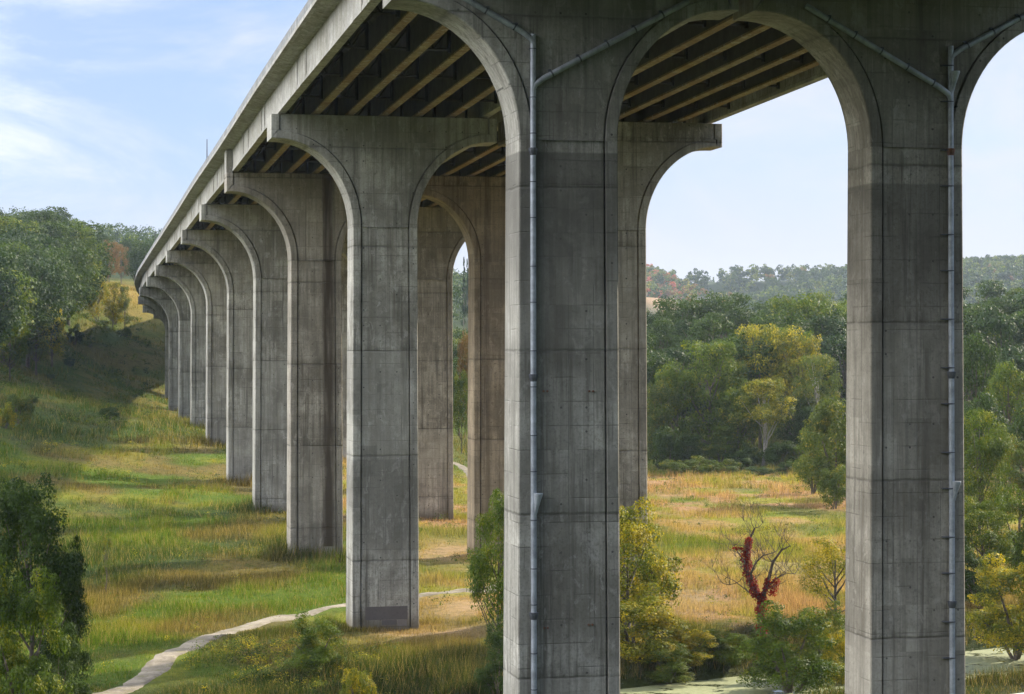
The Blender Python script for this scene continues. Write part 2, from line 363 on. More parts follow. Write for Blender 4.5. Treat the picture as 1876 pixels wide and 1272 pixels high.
# ---------------------------------------------------------------- terrain
TP = np.array([
    # valley floor along the viaduct
    (-12, 167, -22.2), (8, 167, -22.2), (-22, 214, -21.5), (0, 218, -21.7), (-31, 254, -19.9), (-9, 258, -21.1), (-39, 298, -19.2), (-20, 300, -20.6),
    (-47, 341, -15.6), (-28, 345, -18.5), (-56, 384, -14.9), (-36, 388, -17), (-64, 428, -14.8), (-45, 432, -16), (-72, 470, -14.6), (-53, 474, -15.5), (-79, 510, -13.6), (-60, 520, -14),
    (-10, 300, -21.8), (-10, 350, -21.8), (-15, 400, -20), (30, 200, -22.2), (60, 200, -22), (20, 250, -22.1), (60, 260, -22), (20, 300, -22), (60, 300, -22), (20, 350, -22), (60, 350, -21.5), (10, 400, -21.8), (40, 400, -21.6), (90, 400, -19),
    (-25, 150, -22.3), (-60, 150, -21), (-50, 200, -20.8), (-45, 250, -19.5), (-60, 300, -16.5), (-65, 250, -17), (-90, 250, -12),
    (-70, 340, -13), (-85, 340, -9), (-85, 390, -9), (-96, 400, -8), (-101, 420, -5.8), (-109, 520, -0.5), (-120, 600, 5.5), (-130, 560, 15), (-122, 480, 7), (-126, 520, 10), (-140, 620, 16), (-120, 400, 3), (-150, 400, 12), (-110, 340, -2), (-140, 330, 6),
    (-80, 450, -13), (-95, 450, -9), (-135, 460, 10), (-170, 470, 16),
    (-90, 520, -9), (-103, 540, -4), (-104, 600, 1.5), (-118, 620, 8), (-140, 560, 13), (-170, 560, 20),
    (-114, 660, 13), (-123, 700, 17.5), (-96, 650, 6), (-90, 700, 9), (-80, 750, 11), (-60, 640, -2), (-30, 600, -8), (-60, 720, 6), (-150, 700, 22), (-200, 650, 28),
    (-130, 800, 22), (-180, 800, 28), (-80, 820, 18), (-250, 500, 32), (-300, 800, 36), (-150, 1000, 34), (0, 700, -4), (0, 800, 2),
    # right and far
    (20, 450, -17), (60, 450, -14), (110, 450, -11), (60, 520, -8), (20, 520, -12), (140, 520, -5), (100, 600, -5), (40, 600, -9), (40, 800, -9), (120, 800, -8), (220, 800, -4), (60, 1000, -8), (0, 1100, 16), (160, 1100, -8), (300, 1100, 0), (150, 1400, -4), (300, 1400, 4), (60, 1400, 12), (0, 1500, 42), (-120, 1300, 48), (-300, 1500, 60),
    (60, 1700, 32), (165, 1650, 10), (300, 1650, 18), (440, 1650, 22), (126, 1790, 41), (108, 1900, 46), (150, 2010, 54), (168, 2080, 50), (182, 1900, 14), (197, 2080, 14), (190, 2000, 12), (222, 1950, 38), (214, 2100, 50), (255, 1900, 40), (276, 2100, 58), (330, 1900, 48), (335, 2100, 63), (420, 1900, 58), (470, 2100, 73), (520, 2100, 73), (560, 1800, 60),
    (0, 2300, 60), (250, 2600, 40), (500, 2500, 70), (700, 1600, 70), (-700, 1600, 80), (600, 800, 40), (330, 500, 15), (200, 300, -12),
    (-600, 800, 60), (-300, 300, 30), (0, 3200, 60), (1200, 3200, 70), (-1200, 3200, 90), (2400, 1500, 80), (-2400, 1500, 80),
    # near side of the valley, under and behind the camera; unseen hill raised to shade the pier fronts
    (0, 130, -23.8), (30, 130, -24), (-30, 130, -22.6), (60, 140, -24), (0, 100, -24), (40, 100, -24), (-40, 100, -21), (0, 60, -17), (25, 60, -17), (-25, 60, -15), (0, 30, -9), (0, 10, -3.6), (0, 0, -1.8), (0, -15, -1.6),
    (-60, 0, 4), (-20, 0, -1), (30, 0, -4), (80, 0, -4), (-80, 80, -6), (100, 80, -10), (0, -60, 26), (60, -60, 24), (-60, -60, 28), (0, -140, 58), (150, -140, 58), (-150, -140, 58), (0, -320, 45), (400, -300, 45), (-400, -300, 50), (200, 0, 16), (-200, 60, 26), (200, 150, 2), (120, 170, -20)], float)
def rbf_fit(P):
    d = np.hypot(P[:, None, 0] - P[None, :, 0], P[:, None, 1] - P[None, :, 1])
    n = len(P); A = np.zeros((n + 1, n + 1)); A[:n, :n] = -np.sqrt(d * d + 60) + 0; A[n, :n] = A[:n, n] = 1
    A[:n, :n] += np.eye(n) * -0.5
    return np.linalg.solve(A, np.append(P[:, 2], 0))
_W = rbf_fit(TP)
def rbf(x, y):
    x = np.asarray(x, float); sh = x.shape; x = x.ravel(); y = np.asarray(y, float).ravel(); o = np.full(len(x), _W[-1])
    for i in range(len(TP)): o -= _W[i] * np.sqrt((x - TP[i, 0]) ** 2 + (y - TP[i, 1]) ** 2 + 60)
    return o.reshape(sh)
CN = np.array((0.548, -0.836)); CP = np.array((14.9, 155.6))      # canal: far bank line, normal towards the camera
def canal_d(x, y): return (x - CP[0]) * CN[0] + (y - CP[1]) * CN[1]
def axis(knots):
    out = [knots[0][0]]
    for (a, sa), (b, sb) in zip(knots[:-1], knots[1:]):
        while out[-1] < b - 1e-6:
            t = (out[-1] - a) / (b - a); out.append(min(b, out[-1] + sa * (1 - t) + sb * t))
    return np.array(out)
GX = axis([(-2600, 160), (-400, 20), (-110, 3), (-45, 1.1), (55, 1.1), (110, 3), (400, 16), (2600, 160)])
GY = axis([(-500, 60), (0, 10), (120, 1.6), (140, 1.1), (230, 1.4), (400, 3), (760, 7), (1800, 22), (6000, 300)])
def raw_h(x, y):
    h = rbf(x, y)
    d = canal_d(x, y)
    near = sst(y, 95, 120) * (1 - sst(y, 200, 240))
    bed = sst(d, -1.6, 1.2) * (1 - sst(d, 11.0, 13.5)) * near
    bank = sst(d, -9, -1) * near
    h = h * (1 - bank) + (-23.75) * bank
    h = h * (1 - bed) + (-25.6) * bed
    rough = (fbm(x / 9, y / 9, 4) - 0.5) * 1.1 + (fbm(x / 2.2 + 40, y / 2.2, 2) - 0.5) * 0.25
    return h + rough * (1 - bed) * (1 - 0.8 * bank) * sst(y, 20, 120)
_X, _Y = np.meshgrid(GX, GY, indexing='ij')
GZ = raw_h(_X, _Y)
def H(x, y):
    x = np.asarray(x, float); y = np.asarray(y, float)
    i = np.clip(np.searchsorted(GX, x) - 1, 0, len(GX) - 2); j = np.clip(np.searchsorted(GY, y) - 1, 0, len(GY) - 2)
    a = (x - GX[i]) / (GX[i + 1] - GX[i]); b = (y - GY[j]) / (GY[j + 1] - GY[j])
    return GZ[i, j] * (1 - a) * (1 - b) + GZ[i + 1, j] * a * (1 - b) + GZ[i, j + 1] * (1 - a) * b + GZ[i + 1, j + 1] * a * b
def h1(x, y): return float(H(np.array([x]), np.array([y]))[0])

PATH = [(-42, 131), (-33, 133), (-27.2, 137), (-25.2, 144), (-24.4, 154), (-21.8, 168), (-17.6, 177), (-12.5, 184), (-7, 190), (-1, 196), (4, 210), (7.5, 232), (7, 265), (2, 305), (-5, 345), (-9.2, 378), (-16, 400), (-30, 425)]
def spline(pts, per=10):
    P = [Vector(p) for p in pts]; out = []
    for i in range(len(P) - 1):
        a, b, c, d = P[max(i - 1, 0)], P[i], P[i + 1], P[min(i + 2, len(P) - 1)]
        for k in range(per):
            t = k / per
            out.append(0.5 * ((2 * b) + (c - a) * t + (2 * a - 5 * b + 4 * c - d) * t * t + (3 * b - a - 3 * c + d) * t ** 3))
    out.append(P[-1]); return out
PS = np.array([tuple(p) for p in spline(PATH, 12)])
def path_dist(x, y):
    d = np.full(np.shape(x), 1e9)
    for q in PS: d = np.minimum(d, (x - q[0]) ** 2 + (y - q[1]) ** 2)
    return np.sqrt(d)

C_DARK = np.array((0.030, 0.050, 0.010)); C_GRN = np.array((0.088, 0.140, 0.010)); C_YG = np.array((0.21, 0.22, 0.020))
C_STRAW = np.array((0.37, 0.255, 0.10)); C_PINK = np.array((0.39, 0.235, 0.125)); C_OLIVE = np.array((0.135, 0.115, 0.030)); C_GOLD = np.array((0.34, 0.22, 0.04)); C_BARE = np.array((0.40, 0.29, 0.17))
def bare(x, y):
    e = lambda cx, cy, a, b: np.exp(-(((x - cx) / a) ** 2 + ((y - cy) / b) ** 2))
    return np.clip(1.3 * e(13, 186, 5, 11) + 1.4 * e(-6, 167, 4.2, 4.5) + 1.2 * e(-3, 180, 3.5, 6) + 1.3 * e(-6.0, 222, 3.6, 9) + 0.8 * e(24, 215, 9, 9), 0, 1) * sst(fbm(np.asarray(x) / 2.5 + 8, np.asarray(y) / 4, 3), 0.25, 0.5)
def tone(x, y):
    x = np.asarray(x, float); y = np.asarray(y, float)
    A = fbm(x / 13 + 5, y / 17 + 3, 3)[..., None]; B = fbm(x / 5 + 50, y / 8 + 31, 3)[..., None]; D = fbm(x / 24 + 90, y / 30 + 11, 3)[..., None]
    ax = -10 - (y - 168) * 0.213                      # viaduct axis
    right = sst(x - ax, -2, 16)[..., None]
    left = C_OLIVE * 0.9 + (C_GRN - C_OLIVE * 0.9) * sst(A, 0.40, 0.56)
    left = left + (C_YG * 0.9 - left) * sst(B, 0.55, 0.70) * 0.8
    left = left + (C_DARK * 1.3 - left) * sst(D, 0.54, 0.66) * 0.75
    left = left + (np.array((0.21, 0.155, 0.045)) - left) * sst(1 - A, 0.56, 0.68) * 0.5
    rt = C_STRAW + (C_PINK - C_STRAW) * sst(D, 0.42, 0.58)
    rt = rt + (C_YG * 1.15 - rt) * sst(B, 0.47, 0.60) * 0.85
    rt = rt + (C_GRN * 1.1 - rt) * sst(A, 0.54, 0.66) * 0.7
    c = left * (1 - right) + rt * right
    far = sst(y, 330, 420)[..., None] * (1 - right)
    c = c + (C_GRN * 0.75 + (C_OLIVE * 1.3 - C_GRN * 0.75) * sst(B, 0.42, 0.62) - c) * far * 0.85
    crest = (sst(y, 600, 680) * (1 - sst(y, 760, 840)))[..., None] * (1 - right)
    c = c + (C_GOLD * 0.85 - c) * crest * 0.85
    edge = (sst(y, 345, 385))[..., None] * right
    c = c + (C_GRN * 0.8 - c) * edge * 0.8
    pale = np.exp(-(((x - 13) / 5.5) ** 2 + ((y - 186) / 12) ** 2))[..., None]
    c = c + (C_BARE * 0.95 - c) * np.clip(pale * 1.3, 0, 1)
    pale = np.exp(-(((x + 6.5) / 3.6) ** 2 + ((y - 166) / 1.6) ** 2) ** 1.5)[..., None]
    c = c + (C_BARE - c) * pale
    pale = (np.exp(-(((x + 3) / 5) ** 2 + ((y - 180) / 9) ** 2)) + np.exp(-(((x + 6.5) / 4) ** 2 + ((y - 224) / 10) ** 2)))[..., None]
    c = c + (C_STRAW - c) * np.clip(pale, 0, 1) * 0.8
    bz = bare(x, y)[..., None]; c = c + (np.array((0.40, 0.275, 0.155)) - c) * bz * 0.85
    near = (1 - sst(canal_d(x, y), -16, -9))[..., None] if False else (sst(canal_d(x, y), -15, -7) * (y < 230))[..., None]
    c = c + (C_DARK - c) * near * 0.9
    pv = path_dist(x, y)[..., None] if x.size < 60000 else None
    wood = (sst(y, 800, 900) + sst(-x + 0 * y, 150, 190) + sst(x - 0.27 * y, 6, 30) + sst(-y, -110, -90))[..., None]
    c = c + (C_DARK * 0.9 - c) * np.clip(wood, 0, 1)
    clearing = np.exp(-(((x - 126) / 20) ** 2 + ((y - 1790) / 60) ** 2))[..., None]
    c = c + (np.array((0.33, 0.21, 0.12)) - c) * np.clip(clearing * 1.6, 0, 1)
    return c

def ground_mat(name, blade=False):
    m, nt, b, out = new_mat(name); n = N(nt)
    at = nt.nodes.new('ShaderNodeAttribute'); at.attribute_name = 'tone'
    geo = nt.nodes.new('ShaderNodeNewGeometry')
    if blade:
        r = geo.outputs['Random Per Island']
        c = n.mix(n.mapr(r, 0, 1, 0, 0.75, False), at.outputs['Color'], n.mix(1.0, at.outputs['Color'], (0.42, 0.55, 0.35), 'MULTIPLY'))
        c = n.mix(n.math('MULTIPLY', n.math('GREATER_THAN', r, 0.82), 0.6), c, (0.36, 0.27, 0.12))
        t = nt.nodes.new('ShaderNodeBsdfTranslucent'); nt.links.new(n.mix(1.0, c, (1.3, 1.2, 0.7), 'MULTIPLY'), t.inputs[0])
        ms = nt.nodes.new('ShaderNodeMixShader'); ms.inputs[0].default_value = 0.45
        nt.links.new(b.outputs[0], ms.inputs[1]); nt.links.new(t.outputs[0], ms.inputs[2]); nt.links.new(ms.outputs[0], out.inputs[0])
    else:
        p = geo.outputs['Position']
        v = n.noise(p, 0.9, 6, 0.7); v2 = n.noise(p, 4.5, 4, 0.7)
        c = n.mix(n.mapr(v, 0.38, 0.68, 0, 0.75), at.outputs['Color'], n.mix(1.0, at.outputs['Color'], (0.38, 0.48, 0.36), 'MULTIPLY'))
        c = n.mix(n.mapr(v2, 0.5, 0.75, 0, 0.5), c, n.mix(1.0, at.outputs['Color'], (1.4, 1.2, 0.9), 'MULTIPLY'))
        nt.links.new(n.bump(n.math('ADD', v, v2), 1.0, 0.5), b.inputs['Normal'])
    nt.links.new(c, b.inputs['Base Color']); b.inputs['Roughness'].default_value = 0.9; b.inputs['Specular IOR Level'].default_value = 0.1
    return m
M['ground'] = ground_mat('meadow_ground'); M['blade'] = ground_mat('meadow_blades', True)
nx, ny = len(GX), len(GY)
gm = bpy.data.meshes.new('ground')
gv = np.stack([_X, _Y, GZ], -1).reshape(-1, 3)
ii, jj = np.meshgrid(np.arange(nx - 1), np.arange(ny - 1), indexing='ij')
q = (ii * ny + jj).ravel(); gf = np.stack([q, q + ny, q + ny + 1, q + 1], 1)
gm.vertices.add(len(gv)); gm.vertices.foreach_set('co', gv.astype(np.float32).ravel())
gm.loops.add(gf.size); gm.loops.foreach_set('vertex_index', gf.astype(np.int32).ravel())
gm.polygons.add(len(gf)); gm.polygons.foreach_set('loop_start', np.arange(0, gf.size, 4, dtype=np.int32)); gm.update(calc_edges=True)
ta = gm.attributes.new('tone', 'FLOAT_COLOR', 'POINT'); tcol = tone(gv[:, 0], gv[:, 1])
ta.data.foreach_set('color', np.concatenate([tcol, np.ones((len(tcol), 1))], 1).astype(np.float32).ravel())
gm.materials.append(M['ground']); gm.shade_smooth()
tag(obj_from('ground', gm), kind='structure')

def strip(name, pts, w, mat, lift=0.05, kind='structure', ragged=0.0):
    mb = MB(); n = len(pts); rows = []; K = 6
    for i, p in enumerate(pts):
        d = (Vector(pts[min(i + 1, n - 1)]) - Vector(pts[max(i - 1, 0)])).normalized(); r = Vector((d.y, -d.x))
        ww = w * (1 + ragged * (float(vnoise(i * 0.9, 3.3)) - 0.5)); row = []
        for k in range(K + 1):
            jit = (float(vnoise(i * 0.8 + 5, 9.1 + k // 3)) - 0.5) * 0.9 * ragged if k in (0, 1, K - 1, K) else 0.0
            q = Vector(p[:2]) + r * (ww * (k / K - 0.5) + jit); row.append((q.x, q.y, h1(q.x, q.y) + lift * (1 if 0 < k < K else -1.5)))
        rows.append(row)
    mb.add([v for r in rows for v in r], [(i * (K + 1) + k, i * (K + 1) + k + 1, (i + 1) * (K + 1) + k + 1, (i + 1) * (K + 1) + k) for i in range(n - 1) for k in range(K)])
    return tag(mb.build(name, mat, smooth=True), kind=kind)
mt, nt_, b_, o_ = new_mat('gravel_track'); n_ = N(nt_); pp = nt_.nodes.new('ShaderNodeNewGeometry').outputs['Position']
g1 = n_.noise(pp, 0.7, 5, 0.7); g2 = n_.noise(pp, 6, 4, 0.8)
cc = n_.mix(n_.mapr(g1, 0.35, 0.65), (0.11, 0.09, 0.062), (0.235, 0.20, 0.15)); cc = n_.mix(n_.mapr(g2, 0.45, 0.75, 0, 0.6), cc, (0.17, 0.15, 0.10))
cc = n_.mix(n_.mapr(n_.noise(pp, 1.6, 4, 0.7), 0.54, 0.64, 0, 0.8), cc, (0.12, 0.11, 0.035))
nt_.links.new(cc, b_.inputs['Base Color']); b_.inputs['Roughness'].default_value = 0.95; nt_.links.new(n_.bump(g2, 0.6, 0.08), b_.inputs['Normal'])
M['gravel'] = mt
strip('path', [(a, b) for a, b in PS], 2.15, M['gravel'], 0.07, ragged=0.35)
M['tow'] = plain('pale_track', (0.42, 0.40, 0.36), 0.95, 0, 0.15, 1.2)
cd = np.array((0.836, 0.548))
strip('towpath', [tuple(CP + CN * 20.3 + cd * t) for t in np.arange(-30, 75, 1.5)], 3.4, M['tow'], 0.07)
# duckweed covered canal
mt, nt_, b_, o_ = new_mat('duckweed_water'); n_ = N(nt_); pp = nt_.nodes.new('ShaderNodeNewGeometry').outputs['Position']
g1 = n_.noise(n_.scale(pp, (1, 1.6, 1)), 0.35, 5, 0.7, 0.6); g2 = n_.noise(pp, 3.5, 5, 0.8)
weed = n_.mapr(n_.math('ADD', g1, n_.math('MULTIPLY', g2, 0.15)), 0.45, 0.54)
cc = n_.mix(n_.mapr(g2, 0.4, 0.7), (0.17, 0.19, 0.08), (0.26, 0.27, 0.14)); cc = n_.mix(weed, (0.05, 0.06, 0.03), cc)
nt_.links.new(cc, b_.inputs['Base Color']); nt_.links.new(n_.mapr(weed, 0, 1, 0.12, 0.75), b_.inputs['Roughness'])
M['water'] = mt
wb = MB(); a0 = CP + CN * -3.5 + cd * -90; a1 = CP + CN * -3.5 + cd * 110; a2 = CP + CN * 14.5 + cd * 110; a3 = CP + CN * 14.5 + cd * -90
wb.add([(p[0], p[1], -24.35) for p in (a0, a3, a2, a1)], [(0, 1, 2, 3)]); tag(wb.build('water', M['water']), kind='structure')

# ---------------------------------------------------------------- the viaduct
PA = math.atan2(12.86, 60.3)
#       X      Y     top z
PIER = [(15.7, 47.3, 20.4), (2.87, 107.6, 19.2), (-9.99, 167.9, 18.2), (-19.7, 214.5, 17.45), (-28.1, 254.5, 16.95), (-37.1, 298, 16.3),
        (-46.2, 341, 15.4), (-55.2, 384, 14.7), (-64.2, 427.5, 14.05), (-73.1, 470, 13.1), (-81.0, 513, 12.2), (-87.2, 555, 10.9), (-91.5, 597, 9.9), (-93.5, 640, 8.9)]
AX = [(41.3, -73, 22.4), (28.5, -13, 21.4)] + PIER + [(-93.5, 690, 7.9)]
AXS = spline(AX, 14)
def tangent(i, P=AX):
    a = P[max(i - 1, 0)]; b = P[min(i + 1, len(P) - 1)]; v = Vector((b[0] - a[0], b[1] - a[1])); v.normalize(); return v
GAP = 18.75
HB, HS, HW = 1.9, 8.75, 9.0       # tip depth, springing below top, half head
def half_w(z): return 2.56 + max(0.0, -z - HS) * 0.0032
def half_t(z): return 1.68 + max(0.0, -z - HS) * 0.0075
RIM, REC = 0.62, 0.10
def outline_head():
    O, I = [], []
    z0 = -HS; w = half_w(z0); ax = HW - 0.45 - w; az = HS - HB; K = 22
    for k in range(K + 1):
        t = math.pi / 2 * k / K; cx, cz = math.cos(t), math.sin(t)
        O.append((w + ax * (1 - cx), z0 + az * cz))
        nx_, nz_ = -cx / ax, cz / az; l = math.hypot(nx_, nz_); nx_, nz_ = nx_ / l, nz_ / l
        I.append((O[-1][0] + nx_ * RIM, O[-1][1] + nz_ * RIM))
    O += [(HW, -HB), (HW, 0.0)]; I += [(HW - RIM, -HB + RIM), (HW - RIM, 0.0)]
    return O, I
def prism(O, I, name, parent, mat, bevel=0.05):
    """O/I: matched outer/inner half outlines from bottom to top (s>0 side)"""
    mb = MB(); n = len(O)
    for sgn_y in (-1, 1):
        for sgn_x in (-1, 1):
            base = []
            for (o, i) in zip(O, I):
                to, ti = half_t(o[1]), half_t(i[1])
                q_ = i[0] - 0.10
                ch = (o[0] + (i[0] - o[0]) * 0.1, o[1] + (i[1] - o[1]) * 0.1)
                base += [(sgn_x * o[0], sgn_y * (to - 0.06), o[1]), (sgn_x * ch[0], sgn_y * to, ch[1]), (sgn_x * i[0], sgn_y * ti, i[1]), (sgn_x * (i[0] - 0.01), sgn_y * (ti - REC - 0.22), i[1]), (sgn_x * (q_ - 0.01), sgn_y * (ti - REC - 0.22), i[1]), (sgn_x * (q_ - 0.02), sgn_y * (ti - REC), i[1])]
            fs = []
            for k in range(n - 1):
                for c in range(5):
                    q = (k * 6 + c, k * 6 + c + 1, (k + 1) * 6 + c + 1, (k + 1) * 6 + c)
                    fs.append(q if sgn_x * sgn_y > 0 else q[::-1])
            mb.add(base, fs)
        base = []
        for i in I:
            ti = half_t(i[1]); base += [(-(i[0] - 0.12), sgn_y * (ti - REC), i[1]), ((i[0] - 0.12), sgn_y * (ti - REC), i[1])]
        fs = [(k * 2, k * 2 + 1, k * 2 + 3, k * 2 + 2) for k in range(n - 1)]
        mb.add(base, fs if sgn_y < 0 else [f[::-1] for f in fs])
    for sgn_x in (-1, 1):
        base = []
        for o in O: base += [(sgn_x * o[0], -half_t(o[1]) + 0.06, o[1]), (sgn_x * o[0], half_t(o[1]) - 0.06, o[1])]
        fs = [(k * 2, k * 2 + 1, k * 2 + 3, k * 2 + 2) for k in range(n - 1)]
        mb.add(base, fs if sgn_x > 0 else [f[::-1] for f in fs])
    z, s = O[-1][1], O[-1][0]; t = half_t(z)           # top
    mb.add([(-s, -t, z), (s, -t, z), (s, t, z), (-s, t, z)], [(0, 1, 2, 3)])
    return mb.build(name, mat, parent)
def smooth_by_angle(o, a=0.5):
    m = o.data; m.shade_smooth()
    try: m.set_sharp_from_angle(angle=a)
    except Exception: pass
HO, HI = outline_head()
_b = MB(); _b.box(-0.4, 0.4, -0.5, 0.5, -0.01, 0.13); BEAR = _b.mesh('bearing', M['steel'])
def pier(x, y, zt, ang, base_z, stain=None, grime=0.0, rusty=0.0, wet=(0, 0)):
    root = empty('viaduct_pier', (x, y, zt), ang)
    zb = base_z - zt - 2.0
    sh = prism([(half_w(z), z) for z in np.linspace(zb, -HS - 0.012, 12)], [(half_w(z) - RIM, z) for z in np.linspace(zb, -HS - 0.012, 12)], 'shaft', root, M['conc'])
    hd = prism(HO, HI, 'arched_head', root, M['conc'])
    smooth_by_angle(hd, 0.35)
    for o in (sh, hd):
        o['stain_x'] = float(stain[0]) if stain else 0.0; o['stain_width'] = float(stain[1]) if stain else 0.5; o['stain_amount'] = float(stain[2]) if stain else 0.0
        o['wet_top'] = float(wet[0]); o['wet_amount'] = float(wet[1]); o['foot_z'] = float(base_z - zt); o['grime'] = float(grime); o['rusty'] = float(rusty)
    for k in range(7):
        o = obj_from('bearing', BEAR, root); o.location = (-8.1 + 2.7 * k, 0, 0)
    return root
NUMW = ['', 'first', 'second', 'third', 'fourth', 'fifth', 'sixth', 'seventh', 'eighth', 'ninth', 'tenth', 'eleventh', 'twelfth', 'thirteenth']
PIERS = {}
spec = {(1, 0): dict(stain=(-0.9, 1.7, 0.25), grime=0.33, wet=(-9.3, 0.7)), (1, 1): dict(stain=(0.7, 1.4, 0.35), grime=0.22, rusty=0.15, wet=(-10.6, 0.6)),
        (3, 0): dict(stain=(1.2, 0.95, 0.95), grime=0.15, rusty=0.2), (3, 1): dict(stain=(-1.2, 0.5, 0.5), grime=0.25, rusty=0.6),
        (2, 0): dict(grime=0.05, wet=(-27.0, 0.3)), (2, 1): dict(grime=0.02, rusty=0.3), (4, 1): dict(rusty=0.35)}
for i, (x, y, zt) in enumerate(PIER):
    if i in (0, 13): continue
    t = tangent(i + 2); ang = math.atan2(t.y, t.x) - math.pi / 2
    rv = Vector((t.y, -t.x))
    for side in (0, 1):
        px, py = x + rv.x * GAP * side + t.x * 1.68, y + rv.y * GAP * side + t.y * 1.68
        if side == 1 and i > 6: continue
        bz = min(h1(px + a, py + b) for a in (-3, 3) for b in (-2, 2))
        p = pier(px, py, zt, ang, bz, **spec.get((i, side), dict(grime=0.03 * (i % 3))))
        PIERS[(i, side)] = p
        if side == 0:
            lab = {1: 'closest pier, darkest front, drainpipe down the left of its recessed panel', 2: 'clean grey T-shaped pier with brown paint patches at its foot beside the gravel path',
                   3: 'T-shaped pier with a long dark brown water stain down its shaft', 4: 'T-shaped pier just behind the stained pier, green weeds round its foot'}.get(i,
                   '%s pier in the left row counting from the closest one' % NUMW[i])
        else:
            lab = {1: 'mottled pier at the right with drainpipe along the right edge of its panel', 2: 'pale pier behind the closest one, its arched arm ending in open sky',
                   3: 'rusty brown pier half hidden between the closest and the clean grey pier', 4: 'pale pier under the far arch, narrow gap of sky at its right'}.get(i,
                   '%s pier of the hidden right row counting from the closest one' % NUMW[i])
        tag(p, lab, 'bridge pier', 'concrete piers carrying the viaduct')

ew = MB(); ew.box(-8.995, -8.42, -1.25, 1.25, 0.003, 2.30); ew.build('cheek_wall', M['conc_deck'], PIERS[(3, 0)])
# painted out patches low on two piers (4 mm sheets in the recessed panel)
def wall_patch(p, s0, s1, z0, z1, mat):
    mb = MB(); zt = p.location.z; ZZ = lambda z: z - zt
    mb.add([(s, -(half_t(ZZ(z)) - REC) - 0.004, ZZ(z)) for s, z in ((s0, z0), (s1, z0), (s1, z1), (s0, z1))], [(0, 1, 2, 3)])
    return mb.build('paint_patch', mat, p)
wall_patch(PIERS[(2, 0)], -1.6, 1.75, -21.5, -20.45, M['patch_dark']); wall_patch(PIERS[(2, 0)], -0.3, 0.9, -21.9, -21.52, M['patch_dark'])
wall_patch(PIERS[(2, 0)], 0.95, 1.7, -22.0, -21.54, M['patch'])
wall_patch(PIERS[(3, 0)], -0.2, 1.9, -21.6, -20.1, M['patch'])

